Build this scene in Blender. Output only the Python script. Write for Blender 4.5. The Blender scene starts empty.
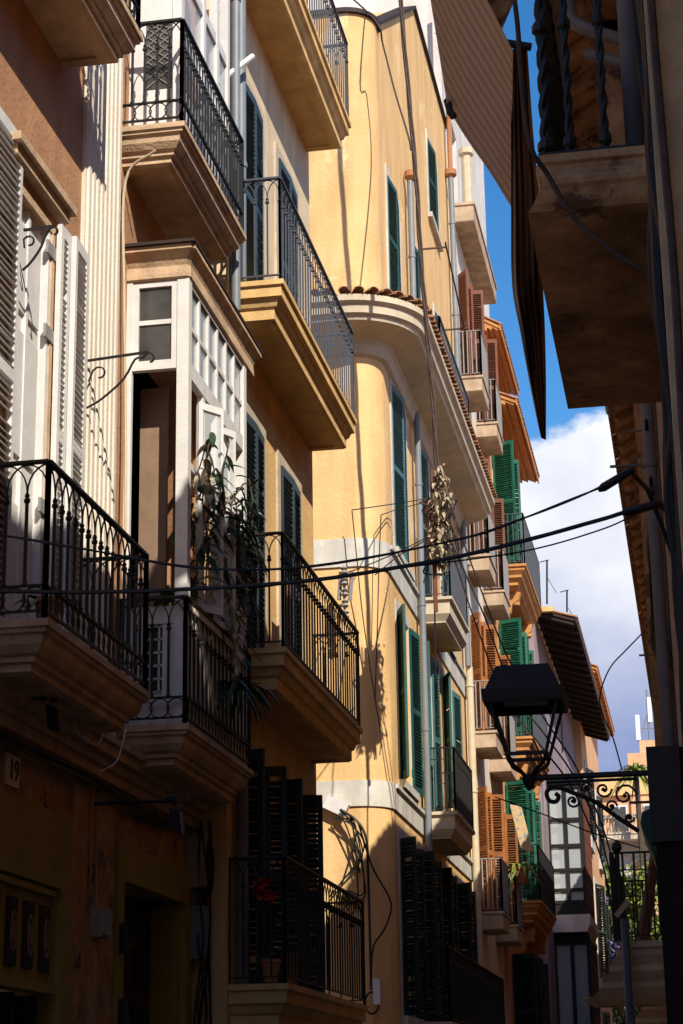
import bpy, math, random
from mathutils import Vector, Matrix
random.seed(7)
R = math.radians
scene = bpy.context.scene
col = scene.collection
# ---------------------------------------------------------------- camera
FPX = 1960.0; CW, CH = 683, 1024
def cam_basis(vp=(712, 1105), xv=235):
    y = Vector((vp[0]-CW/2, -(vp[1]-CH/2), -FPX)).normalized()
    a = xv-CW/2
    s = -(a*y.x + (-FPX)*y.z)/y.y
    z = Vector((a, s, -FPX)).normalized()
    if z.y < 0: z = -z
    x = y.cross(z)
    return x, y, z
CX, CY, CZ = cam_basis()            # world axes in camera coordinates
EYE = Vector((0, 0, 1.6))
camd = bpy.data.cameras.new("Camera"); cam = bpy.data.objects.new("Camera", camd); col.objects.link(cam)
rot = Matrix((CX, CY, CZ))          # rows: world axis -> maps cam coords to world
cam.matrix_world = Matrix.Translation(EYE) @ rot.to_4x4()
camd.sensor_fit = 'VERTICAL'; camd.sensor_height = 36.0; camd.lens = 36.0*FPX/CH
scene.cycles.max_bounces = 16; scene.cycles.diffuse_bounces = 9
camd.clip_start = 0.05; camd.clip_end = 3000
scene.camera = cam
def ray(px, py):
    c = Vector((px-CW/2, -(py-CH/2), -FPX)); return rot @ c
def onX(px, py, X): r = ray(px, py); return EYE + r*(X/r.x)
def onY(px, py, Y): r = ray(px, py); return EYE + r*(Y/r.y)
# ---------------------------------------------------------------- light
SUN = Vector((0.65, -1.0, 1.0)).normalized()
world = bpy.data.worlds.new("World"); scene.world = world; world.use_nodes = True
nt = world.node_tree; nt.nodes.clear()
def N(t, **k):
    n = nt.nodes.new(t)
    for a, b in k.items(): setattr(n, a, b)
    return n
out = N('ShaderNodeOutputWorld'); sky = N('ShaderNodeTexSky'); sky.sky_type = 'NISHITA'
sky.sun_disc = False; sky.sun_elevation = math.asin(SUN.z); sky.sun_rotation = math.atan2(SUN.x, SUN.y)
sky.air_density = 1.0; sky.dust_density = 0.4; sky.ozone_density = 3.0
bg = N('ShaderNodeBackground'); bg.inputs[1].default_value = 0.14
hs = N('ShaderNodeHueSaturation'); hs.inputs['Saturation'].default_value = 1.32
nt.links.new(sky.outputs[0], hs.inputs['Color']); nt.links.new(hs.outputs[0], bg.inputs[0])
tc = N('ShaderNodeTexCoord'); sep = N('ShaderNodeSeparateXYZ'); nt.links.new(tc.outputs['Generated'], sep.inputs[0])
mp = N('ShaderNodeMapping'); mp.inputs['Scale'].default_value = (1, 1, 1.5); nt.links.new(tc.outputs['Generated'], mp.inputs[0])
n1 = N('ShaderNodeTexNoise'); n1.inputs['Scale'].default_value = 9; n1.inputs['Detail'].default_value = 8; n1.inputs['Roughness'].default_value = .55
n2 = N('ShaderNodeTexNoise'); n2.inputs['Scale'].default_value = 6; n2.inputs['Detail'].default_value = 6
nt.links.new(mp.outputs[0], n1.inputs['Vector']); nt.links.new(mp.outputs[0], n2.inputs['Vector'])
mz = N('ShaderNodeMath', operation='MULTIPLY_ADD'); mz.inputs[1].default_value = -9.0; mz.inputs[2].default_value = 2.75
nt.links.new(sep.outputs['Z'], mz.inputs[0])
ms = N('ShaderNodeMath', operation='MULTIPLY_ADD'); ms.inputs[1].default_value = 2.2; nt.links.new(n1.outputs[0], ms.inputs[0]); nt.links.new(mz.outputs[0], ms.inputs[2])
cl = N('ShaderNodeMapRange', interpolation_type='SMOOTHSTEP'); cl.inputs['From Min'].default_value = .85; cl.inputs['From Max'].default_value = 1.05
nt.links.new(ms.outputs[0], cl.inputs[0])
# cloud body: white tops, blue grey lower belly
cb = N('ShaderNodeMath', operation='MULTIPLY_ADD'); cb.inputs[1].default_value = 4.2; cb.inputs[2].default_value = -1.15
nt.links.new(sep.outputs['Z'], cb.inputs[0])
cb2 = N('ShaderNodeMath', operation='MULTIPLY_ADD'); cb2.inputs[1].default_value = 1.3; nt.links.new(n2.outputs[0], cb2.inputs[0]); nt.links.new(cb.outputs[0], cb2.inputs[2])
rc = N('ShaderNodeValToRGB'); nt.links.new(cb2.outputs[0], rc.inputs[0])
rc.color_ramp.elements[0].position = .1; rc.color_ramp.elements[0].color = (.23, .29, .52, 1)
rc.color_ramp.elements[1].position = .78; rc.color_ramp.elements[1].color = (.93, .93, .95, 1)
e = rc.color_ramp.elements.new(.42); e.color = (.44, .49, .66, 1)
bg2 = N('ShaderNodeBackground'); bg2.inputs[1].default_value = 0.95; nt.links.new(rc.outputs[0], bg2.inputs[0])
mx = N('ShaderNodeMixShader'); nt.links.new(cl.outputs[0], mx.inputs[0]); nt.links.new(bg.outputs[0], mx.inputs[1]); nt.links.new(bg2.outputs[0], mx.inputs[2])
nt.links.new(mx.outputs[0], out.inputs[0])
sd = bpy.data.lights.new("Sun", 'SUN'); sd.energy = 5.0; sd.angle = R(0.5); sd.color = (1.0, .93, .80)
so = bpy.data.objects.new("Sun", sd); col.objects.link(so); so.rotation_euler = SUN.to_track_quat('Z', 'Y').to_euler()
scene.view_settings.view_transform = 'Standard'; scene.view_settings.look = 'None'
scene.view_settings.exposure = 0.35; scene.view_settings.gamma = 1.0; scene.view_settings.use_curve_mapping = False

# ---------------------------------------------------------------- materials
def mat(name, c, rough=.85, var=.25, scale=2.0, streak=.0, bump=.0, bscale=60, metal=0., c2=None, spec=.3, detail=6, patch=None):
    m = bpy.data.materials.new(name); m.use_nodes = True
    t = m.node_tree; b = t.nodes['Principled BSDF']
    b.inputs['Roughness'].default_value = rough; b.inputs['Metallic'].default_value = metal
    b.inputs['Specular IOR Level'].default_value = spec
    g = t.nodes.new('ShaderNodeNewGeometry')
    n = t.nodes.new('ShaderNodeTexNoise'); n.inputs['Scale'].default_value = scale; n.inputs['Detail'].default_value = detail; n.inputs['Roughness'].default_value = .65
    t.links.new(g.outputs['Position'], n.inputs['Vector'])
    r = t.nodes.new('ShaderNodeValToRGB'); t.links.new(n.outputs[0], r.inputs[0])
    d = c2 or tuple(x*(1-var) for x in c)
    r.color_ramp.elements[0].position = .3; r.color_ramp.elements[0].color = (*d, 1)
    r.color_ramp.elements[1].position = .68; r.color_ramp.elements[1].color = (*c, 1)
    last = r.outputs[0]
    if streak:
        mp = t.nodes.new('ShaderNodeMapping'); mp.inputs['Scale'].default_value = (1.5, 1.5, .22)
        t.links.new(g.outputs['Position'], mp.inputs[0])
        s = t.nodes.new('ShaderNodeTexNoise'); s.inputs['Scale'].default_value = 2.2; s.inputs['Detail'].default_value = 8
        t.links.new(mp.outputs[0], s.inputs['Vector'])
        sr = t.nodes.new('ShaderNodeMapRange'); sr.inputs['From Min'].default_value = .35; sr.inputs['From Max'].default_value = .75
        sr.inputs['To Min'].default_value = 1.0; sr.inputs['To Max'].default_value = 1-streak
        t.links.new(s.outputs[0], sr.inputs[0])
        mm = t.nodes.new('ShaderNodeVectorMath'); mm.operation = 'SCALE'
        t.links.new(last, mm.inputs[0]); t.links.new(sr.outputs[0], mm.inputs['Scale']); last = mm.outputs[0]
    if patch:
        p = t.nodes.new('ShaderNodeTexNoise'); p.inputs['Scale'].default_value = patch[1]; p.inputs['Detail'].default_value = 10; p.inputs['Roughness'].default_value = .7
        t.links.new(g.outputs['Position'], p.inputs['Vector'])
        pr = t.nodes.new('ShaderNodeMapRange'); pr.inputs['From Min'].default_value = patch[2]; pr.inputs['From Max'].default_value = patch[2]+.04
        t.links.new(p.outputs[0], pr.inputs[0])
        pm = t.nodes.new('ShaderNodeMix'); pm.data_type = 'RGBA'
        t.links.new(pr.outputs[0], pm.inputs[0]); t.links.new(last, pm.inputs[6]); pm.inputs[7].default_value = (*patch[0], 1)
        last = pm.outputs[2]
    t.links.new(last, b.inputs['Base Color'])
    if bump:
        q = t.nodes.new('ShaderNodeTexNoise'); q.inputs['Scale'].default_value = bscale; q.inputs['Detail'].default_value = 5
        t.links.new(g.outputs['Position'], q.inputs['Vector'])
        a = t.nodes.new('ShaderNodeMath'); a.operation = 'ADD'; t.links.new(q.outputs[0], a.inputs[0]); t.links.new(n.outputs[0], a.inputs[1])
        bp = t.nodes.new('ShaderNodeBump'); bp.inputs['Strength'].default_value = bump; bp.inputs['Distance'].default_value = .02
        t.links.new(a.outputs[0], bp.inputs['Height']); t.links.new(bp.outputs[0], b.inputs['Normal'])
    return m
M = {}
M['ochre'] = mat('ochre_plaster', (.82, .53, .24), c2=(.72, .44, .185), scale=1.1, streak=.24, bump=.45, bscale=14, patch=((.80, .56, .30), .8, .585))
M['ochre_low'] = mat('ochre_plaster_worn', (.78, .49, .20), var=.24, scale=1.6, streak=.22, bump=.4, bscale=18)
M['b1wall'] = mat('pink_brown_plaster', (.52, .27, .14), var=.3, scale=2.5, streak=.2, bump=.4, bscale=22)
M['stonewall'] = mat('worn_stone_plaster', (.60, .33, .15), var=.5, scale=5, streak=.3, bump=.9, bscale=16, patch=((.14, .08, .05), 3.2, .56))
M['cream'] = mat('cream_plaster', (.78, .68, .56), var=.14, scale=2.0, streak=.14, bump=.25, bscale=30)
M['cream2'] = mat('cream_stone', (.68, .55, .40), var=.3, scale=4.0, streak=.3, bump=.25, bscale=30)
M['slab1'] = mat('brown_cast_stone', (.70, .48, .30), var=.35, scale=5.5, streak=.35, bump=.35, bscale=35)
M['slab2'] = mat('ochre_cast_stone', (.84, .54, .22), var=.28, scale=4.5, streak=.28, bump=.25, bscale=35)
M['slab3'] = mat('grey_cream_render', (.66, .55, .40), var=.25, scale=3.0, streak=.12, bump=.2, bscale=35)
M['slab5'] = mat('orange_render', (.60, .28, .09), var=.25, scale=2.5, streak=.15, bump=.3)
M['fascia'] = mat('white_stone_trim', (.70, .66, .58), var=.28, scale=3.2, streak=.32, bump=.2, bscale=40)
M['white'] = mat('white_paint', (.74, .71, .68), rough=.5, var=.14, scale=7, streak=.12, bump=.12, bscale=40, patch=((.30, .23, .17), 26, .70))
M['whitewall'] = mat('white_render', (.78, .72, .66), var=.22, scale=1.8, streak=.25, bump=.3)
M['rubble'] = mat('rough_rubble_render', (.55, .42, .33), var=.4, scale=9, bump=.9, bscale=8)
M['iron'] = mat('black_iron', (.02, .018, .017), rough=.5, var=.4, scale=25, spec=.3)
M['iron_b'] = mat('blue_grey_iron', (.065, .07, .09), rough=.5, var=.3, scale=20, spec=.5)
M['iron_l'] = mat('pale_grey_iron', (.30, .28, .27), rough=.55, var=.3, scale=10)
M['green'] = mat('teal_green_paint', (.022, .115, .10), rough=.6, var=.45, scale=6, streak=.45)
M['teal'] = mat('weathered_teal_paint', (.075, .19, .19), rough=.6, var=.3, scale=4, streak=.3)
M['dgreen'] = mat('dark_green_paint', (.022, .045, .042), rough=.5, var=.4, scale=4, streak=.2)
M['dgreen2'] = mat('dark_slate_green_paint', (.045, .075, .08), rough=.5, var=.4, scale=4, streak=.25)
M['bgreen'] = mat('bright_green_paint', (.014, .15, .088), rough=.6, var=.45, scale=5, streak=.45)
M['orangeP'] = mat('orange_brown_paint', (.44, .15, .035), rough=.6, var=.45, scale=7, streak=.45)
M['redbrown'] = mat('red_brown_paint', (.22, .075, .04), rough=.55, var=.3, scale=4, streak=.3)
M['bluegrey'] = mat('slate_blue_paint', (.10, .14, .20), rough=.55, var=.3, scale=4, streak=.2)
M['black'] = mat('black_paint', (.016, .015, .016), rough=.5, var=.3, scale=8, spec=.25)
M['olive'] = mat('olive_paint', (.36, .27, .06), rough=.6, var=.22, scale=5, streak=.2)
M['darkwood'] = mat('dark_timber', (.045, .028, .02), rough=.7, var=.4, scale=9, streak=.3)
M['redwood'] = mat('red_timber', (.16, .05, .028), rough=.6, var=.35, scale=9, streak=.3)
M['tile'] = mat('terracotta_tile', (.42, .20, .10), var=.5, scale=7, bump=.5, bscale=30, patch=((.28, .24, .18), 9, .6))
M['zinc'] = mat('grey_zinc_pipe', (.21, .23, .25), rough=.5, var=.2, scale=6, streak=.15, metal=.0, spec=.5)
M['pvc'] = mat('grey_plastic_pipe', (.19, .165, .145), rough=.6, var=.3, scale=6, streak=.3)
M['creampipe'] = mat('cream_pipe', (.60, .50, .34), rough=.5, var=.2, scale=6)
M['terra'] = mat('terracotta_clay', (.42, .19, .09), rough=.85, var=.25, scale=8)
M['cable'] = mat('black_cable', (.015, .014, .014), rough=.5, var=.3, scale=20)
M['brcable'] = mat('brown_weathered_cable', (.085, .05, .035), rough=.7, var=.5, scale=14)
M['mauve'] = mat('mauve_plaster', (.34, .26, .28), var=.2, scale=2, streak=.2, bump=.2)
M['peach'] = mat('peach_plaster', (.78, .44, .24), var=.2, scale=1.0, streak=.2, bump=.3)
M['rosew'] = mat('right_wall_plaster', (.68, .43, .23), var=.4, scale=4, streak=.4, bump=.6, bscale=18)
M['slabR'] = mat('stained_old_stone', (.78, .45, .22), c2=(.26, .13, .06), scale=3.6, streak=.55, bump=1., bscale=9, patch=((.16, .08, .045), 2.6, .58))
M['slab4'] = mat('tan_cast_slab', (.60, .43, .29), var=.35, scale=4, streak=.35, bump=.3)
M['asphalt'] = mat('paving_stone', (.26, .22, .17), var=.3, scale=3, bump=.4)
M['leaf'] = mat('green_leaf', (.07, .13, .03), rough=.5, var=.5, scale=8)
M['leafd'] = mat('dark_leaf', (.03, .07, .025), rough=.45, var=.5, scale=8)
M['leafy'] = mat('yellow_green_leaf', (.22, .27, .045), rough=.5, var=.5, scale=2)
M['lilac'] = mat('lilac_blossom', (.24, .19, .42), rough=.7, var=.4, scale=3)
M['dry'] = mat('dry_leaf', (.50, .40, .27), rough=.8, var=.5, scale=14)
M['red'] = mat('red_petal', (.55, .02, .015), rough=.6, var=.3, scale=20)
M['bark'] = mat('bark', (.09, .065, .045), var=.4, scale=10, bump=.8)
M['board'] = mat('cream_sheet', (.65, .45, .22), var=.2, scale=10, patch=((.05, .25, .42), 14, .56))
M['nearblack'] = mat('painted_shade_and_screen_black', (.02, .015, .012), rough=.8, var=.4, scale=6, spec=.15)  # near black: shade painted on the lower right, plus the mesh screen's own colour
M['brownpanel'] = mat('brown_inner_panel', (.30, .19, .12), rough=.7, var=.3, scale=5, streak=.3)
M['creamyellow'] = mat('cream_yellow_plaster', (.80, .62, .40), var=.2, scale=1.6, streak=.25, bump=.3)
M['box'] = mat('grey_box_plastic', (.33, .31, .27), rough=.6, var=.2, scale=8, streak=.2)
M['soffitwood'] = mat('orange_timber_soffit', (.62, .27, .085), rough=.7, var=.3, scale=6, streak=.2)
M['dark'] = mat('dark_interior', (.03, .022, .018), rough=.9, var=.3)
M['curtain'] = mat('pale_curtain', (.42, .38, .33), rough=.9, var=.35, scale=3, streak=.3)
M['antenna'] = mat('white_antenna', (.7, .72, .74), rough=.5, var=.1)
def glassmat():
    m = bpy.data.materials.new('window_glass'); m.use_nodes = True; b = m.node_tree.nodes['Principled BSDF']
    t = m.node_tree
    g = t.nodes.new('ShaderNodeNewGeometry'); n = t.nodes.new('ShaderNodeTexNoise'); n.inputs['Scale'].default_value = 5
    t.links.new(g.outputs['Position'], n.inputs['Vector'])
    r = t.nodes.new('ShaderNodeValToRGB'); r.color_ramp.elements[0].color = (.018, .018, .02, 1); r.color_ramp.elements[1].color = (.10, .095, .09, 1)
    t.links.new(n.outputs[0], r.inputs[0]); t.links.new(r.outputs[0], b.inputs['Base Color'])
    b.inputs['Roughness'].default_value = .12; b.inputs['Specular IOR Level'].default_value = .8
    return m
M['glass'] = glassmat()
def clearglass():
    m = bpy.data.materials.new('thin_clear_glass'); m.use_nodes = True; t = m.node_tree; b = t.nodes['Principled BSDF']
    b.inputs['Base Color'].default_value = (.75, .8, .82, 1); b.inputs['Roughness'].default_value = .08; b.inputs['Alpha'].default_value = .28
    return m
M['clear'] = clearglass()
def stripefabric(name, c, d, axis_scale, dist, trans=.3):
    m = bpy.data.materials.new(name); m.use_nodes = True; t = m.node_tree; b = t.nodes['Principled BSDF']
    tcn = t.nodes.new('ShaderNodeUVMap')
    w = t.nodes.new('ShaderNodeTexWave'); w.inputs['Scale'].default_value = axis_scale; w.inputs['Distortion'].default_value = dist; w.inputs['Detail'].default_value = 4; w.inputs['Detail Scale'].default_value = .8
    t.links.new(tcn.outputs[0], w.inputs['Vector'])
    r = t.nodes.new('ShaderNodeValToRGB'); r.color_ramp.elements[0].color = (*d, 1); r.color_ramp.elements[1].color = (*c, 1)
    r.color_ramp.elements[0].position = .1; r.color_ramp.elements[1].position = .6
    t.links.new(w.outputs[0], r.inputs[0]); t.links.new(r.outputs[0], b.inputs['Base Color']); b.inputs['Roughness'].default_value = .9
    b.inputs['Specular IOR Level'].default_value = .1
    tr = t.nodes.new('ShaderNodeBsdfTranslucent'); t.links.new(r.outputs[0], tr.inputs['Color']); mxs = t.nodes.new('ShaderNodeMixShader'); mxs.inputs[0].default_value = trans
    t.links.new(b.outputs[0], mxs.inputs[1]); t.links.new(tr.outputs[0], mxs.inputs[2]); t.links.new(mxs.outputs[0], t.nodes['Material Output'].inputs[0])
    return m
M['canvas'] = stripefabric('striped_canvas', (.97, .89, .78), (.80, .68, .56), 4.5, 1.1, .5)
M['canvas_d'] = stripefabric('old_dark_canvas', (.48, .31, .19), (.20, .12, .075), 1.1, 7, .2)

# ---------------------------------------------------------------- mesh builder
def smoothstep(a, b, x): x = max(0, min(1, (x-a)/(b-a))); return x*x*(3-2*x)
class MB:
    def __init__(s): s.v = []; s.f = []; s.uv = None
    def quad(s, *p):
        n = len(s.v); s.v += [tuple(q) for q in p]; s.f.append(tuple(range(n, n+len(p)))); return s
    def box(s, x0, x1, y0, y1, z0, z1):
        n = len(s.v)
        s.v += [(x, y, z) for z in (z0, z1) for y in (y0, y1) for x in (x0, x1)]
        s.f += [(n, n+2, n+3, n+1), (n+4, n+5, n+7, n+6), (n, n+1, n+5, n+4), (n+2, n+6, n+7, n+3), (n, n+4, n+6, n+2), (n+1, n+3, n+7, n+5)]
        return s
    def obox(s, o, a, b, c):   # box from corner o with edge vectors
        o, a, b, c = map(Vector, (o, a, b, c)); n = len(s.v)
        s.v += [tuple(o+a*i+b*j+c*k) for k in (0, 1) for j in (0, 1) for i in (0, 1)]
        s.f += [(n, n+2, n+3, n+1), (n+4, n+5, n+7, n+6), (n, n+1, n+5, n+4), (n+2, n+6, n+7, n+3), (n, n+4, n+6, n+2), (n+1, n+3, n+7, n+5)]
        return s
    def tube(s, pts, r, n=6, closed=False):
        pts = [Vector(p) for p in pts]; rr = r if isinstance(r, (list, tuple)) else [r]*len(pts)
        N_ = len(pts); base = len(s.v); up = None
        for i, p in enumerate(pts):
            if closed: d = pts[(i+1) % N_]-pts[i-1]
            else: d = pts[min(i+1, N_-1)]-pts[max(i-1, 0)]
            if d.length < 1e-9: d = Vector((0, 0, 1))
            d.normalize()
            if up is None:
                ref = Vector((0, 0, 1)) if abs(d.z) < .9 else Vector((0, 1, 0))
                up = (ref-d*ref.dot(d)).normalized()
            else:
                up = up-d*up.dot(d)
                if up.length < 1e-6: up = Vector((1, 0, 0))
                up.normalize()
            w = d.cross(up)
            for k in range(n):
                a = 2*math.pi*(k+.5)/n
                s.v.append(tuple(p+(up*math.cos(a)+w*math.sin(a))*rr[i]))
        m = N_ if closed else N_-1
        for i in range(m):
            for k in range(n):
                a = base+i*n+k; b = base+i*n+(k+1) % n; j = (i+1) % N_
                s.f.append((a, b, base+j*n+(k+1) % n, base+j*n+k))
        if not closed:
            s.f.append(tuple(base+k for k in range(n-1, -1, -1))); s.f.append(tuple(base+(N_-1)*n+k for k in range(n)))
        return s
    def lathe(s, c, prof, n=10):   # prof: (r, z)
        b = len(s.v)
        for r, z in prof:
            for k in range(n):
                a = 2*math.pi*k/n; s.v.append((c[0]+r*math.cos(a), c[1]+r*math.sin(a), c[2]+z))
        for i in range(len(prof)-1):
            for k in range(n): s.f.append((b+i*n+k, b+i*n+(k+1) % n, b+(i+1)*n+(k+1) % n, b+(i+1)*n+k))
        s.f.append(tuple(b+k for k in range(n-1, -1, -1))); s.f.append(tuple(b+(len(prof)-1)*n+k for k in range(n)))
        return s
    def prism(s, poly, d):     # poly: list of 3D pts, d: extrusion vector
        d = Vector(d); poly = [Vector(p) for p in poly]; n = len(poly); b = len(s.v)
        s.v += [tuple(p) for p in poly]+[tuple(p+d) for p in poly]
        s.f.append(tuple(range(b, b+n))); s.f.append(tuple(range(b+2*n-1, b+n-1, -1)))
        for i in range(n): s.f.append((b+i, b+n+i, b+n+(i+1) % n, b+(i+1) % n))
        return s
    def build(s, name, m, parent=None, loc=None, smooth=False, label=None):
        loc = Vector(loc) if loc is not None else (root_loc(parent) if parent else Vector((0, 0, 0)))
        me = bpy.data.meshes.new(name); me.from_pydata([tuple(Vector(v)-loc) for v in s.v], [], s.f); me.update()
        if s.uv:
            l = me.uv_layers.new(name='UVMap')
            for lp in me.loops: l.data[lp.index].uv = s.uv[lp.vertex_index]
        if smooth:
            for p in me.polygons: p.use_smooth = True
            try: me.set_sharp_from_angle(angle=R(40))
            except Exception: pass
        me.materials.append(M[m] if isinstance(m, str) else m)
        o = bpy.data.objects.new(name, me); col.objects.link(o)
        if parent: o.parent = parent
        else: o.location = loc
        if label: o['label'] = label
        return o
def root_loc(o):
    while o.parent: o = o.parent
    return o.location.copy()
def tag(o, label=None, cat=None, group=None, kind=None):
    if label: o['label'] = label
    if cat: o['category'] = cat
    if group: o['group'] = group
    if kind: o['kind'] = kind
    return o
def empty(name, loc, label, cat, group=None):
    o = bpy.data.objects.new(name, None); col.objects.link(o); o.location = loc; o.empty_display_size = .2
    return tag(o, label, cat, group)

# ---------------------------------------------------------------- building kit
def wall_x(mb, X, y0, y1, z0, z1, holes, dep=.22):
    """street face at X (facing +X) with rectangular openings (y0,y1,z0,z1) and their reveals"""
    ys = sorted({y0, y1, *[h[0] for h in holes], *[h[1] for h in holes]}); zs = sorted({z0, z1, *[h[2] for h in holes], *[h[3] for h in holes]})
    ys = [y for y in ys if y0 <= y <= y1]; zs = [z for z in zs if z0 <= z <= z1]
    for a, b in zip(ys, ys[1:]):
        for c, d in zip(zs, zs[1:]):
            m, n = (a+b)/2, (c+d)/2
            if any(h[0] < m < h[1] and h[2] < n < h[3] for h in holes): continue
            mb.quad((X, a, c), (X, b, c), (X, b, d), (X, a, d))
    for h in holes:
        a, b, c, d = h[:4]; x = X-dep
        mb.quad((X, a, c), (X, a, d), (x, a, d), (x, a, c)); mb.quad((X, b, c), (x, b, c), (x, b, d), (X, b, d))
        mb.quad((X, a, d), (X, b, d), (x, b, d), (x, a, d)); mb.quad((X, a, c), (x, a, c), (x, b, c), (X, b, c))
def shell(mb, X, xb, y0, y1, z0, z1, near=True, top=True):
    """remaining sides of a building body"""
    if near: mb.quad((xb, y0, z0), (X, y0, z0), (X, y0, z1), (xb, y0, z1))
    mb.quad((X, y1, z0), (xb, y1, z0), (xb, y1, z1), (X, y1, z1))
    mb.quad((xb, y1, z0), (xb, y0, z0), (xb, y0, z1), (xb, y1, z1))
    if top: mb.quad((xb, y0, z1), (X, y0, z1), (X, y1, z1), (xb, y1, z1))
def window(parent, X, h, frame='white', pane='glass', dep=.2, cols=2, rows=3, door=False, glaze=True):
    a, b, c, d = h; x = X-dep; m = MB(); t = .055
    m.box(x-.02, x+.05, a, a+t, c, d); m.box(x-.02, x+.05, b-t, b, c, d); m.box(x-.02, x+.05, a+t, b-t, d-t, d); m.box(x-.02, x+.05, a+t, b-t, c, c+t)
    for i in range(1, cols):
        y = a+(b-a)*i/cols; m.box(x-.015, x+.045, y-.03, y+.03, c+t, d-t)
    for j in range(1, rows):
        z = c+(d-c)*j/rows; m.box(x-.01, x+.035, a+t, b-t, z-.02, z+.02)
    w = m.build('window_frame', frame, parent)
    if glaze:
        g = MB(); g.box(x-.06, x-.03, a, b, c, d); g.build('pane', pane, w)
    return w
def surround(mb, X, h, w=.14, p=.025):
    a, b, c, d = h
    mb.box(X, X+p, a-w, a, c, d+w); mb.box(X, X+p, b, b+w, c, d+w); mb.box(X, X+p, a, b, d, d+w)
def shutter(parent, hinge, u, w, z0, z1, m, t=.04, rails=(.0, .5, 1.), name='shutter', slat=.055, side=1):
    """louvred leaf: hinge xy, u direction in plan, width w"""
    u = Vector((u[0], u[1], 0)).normalized(); n = Vector((0, 0, 1)).cross(u)*side; mb = MB(); H = Vector((hinge[0], hinge[1], 0)); Z = Vector((0, 0, 1)); s = .055
    def bx(u0, u1, a, b, th=t): mb.obox(H+u*u0-n*(th/2)+Z*a, u*(u1-u0), n*th, Z*(b-a))
    bx(0, s, z0, z1); bx(w-s, w, z0, z1)
    for r in rails:
        zc = z0+(z1-z0)*r; a = max(z0, zc-.045); b = min(z1, zc+.045)
        if r == 0: b = z0+.11
        if r == 1: a = z1-.09
        bx(s, w-s, a, b)
    k = int((z1-z0)/slat)
    for i in range(k):
        z = z0+.08+(z1-z0-.16)*i/k
        j = random.gauss(0, .003); q = random.gauss(0, .005)
        if random.random() < .012: continue
        mb.obox(H+u*s-n*.022+Z*(z+.032+j), u*(w-2*s)+Z*random.gauss(0, .003), n*.044-Z*(.034+q), Z*.008+n*.004)
    mb.box(H.x-.012, H.x+.012, H.y-.012, H.y+.012, z0+.25, z0+.37)
    return mb.build(name, m, parent)
def slab(parent, Xw, Xo, y0, y1, zt, prof, m, panel=True, name='balcony'):
    mb = MB(); rings = []
    for i, (ins, dz) in enumerate(prof):
        rings.append([(Xw, y0+ins, zt-dz), (Xo-ins, y0+ins, zt-dz), (Xo-ins, y1-ins, zt-dz), (Xw, y1-ins, zt-dz)])
    mb.quad(*rings[0])
    for r, q in zip(rings, rings[1:]):
        for k in range(3): mb.quad(r[k], r[k+1], q[k+1], q[k])
    r = rings[-1]
    if panel:
        g = .09; d = .02
        a = [(Xw, r[0][1]+g, r[0][2]), (r[1][0]-g, r[1][1]+g, r[1][2]), (r[2][0]-g, r[2][1]-g, r[2][2]), (Xw, r[3][1]-g, r[3][2])]
        c = [(p[0], p[1], p[2]+d) for p in a]
        for k in range(3): mb.quad(r[k], r[k+1], a[k+1], a[k]); mb.quad(a[k], a[k+1], c[k+1], c[k])
        mb.quad(*c)
    else: mb.quad(*r[::-1])
    return mb.build(name, m, parent)
PB1 = [(0, 0), (0, .045), (.02, .05), (.02, .075), (.045, .085), (.055, .14), (.09, .19), (.12, .205), (.12, .235), (.15, .245), (.15, .29), (.19, .31)]
PB2 = [(0, 0), (0, .05), (.025, .06), (.025, .16), (.06, .18), (.085, .24), (.11, .26), (.11, .36), (.14, .38)]
PB3 = [(0, 0), (0, .05), (.05, .08), (.05, .28), (.13, .40), (.13, .42)]
PB4 = [(0, 0), (0, .05), (.03, .05), (.03, .34), (.05, .36)]
PB5 = [(0, 0), (0, .06), (.04, .08), (.04, .14), (.12, .24), (.12, .30), (.22, .40), (.22, .46), (.34, .56)]
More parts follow.
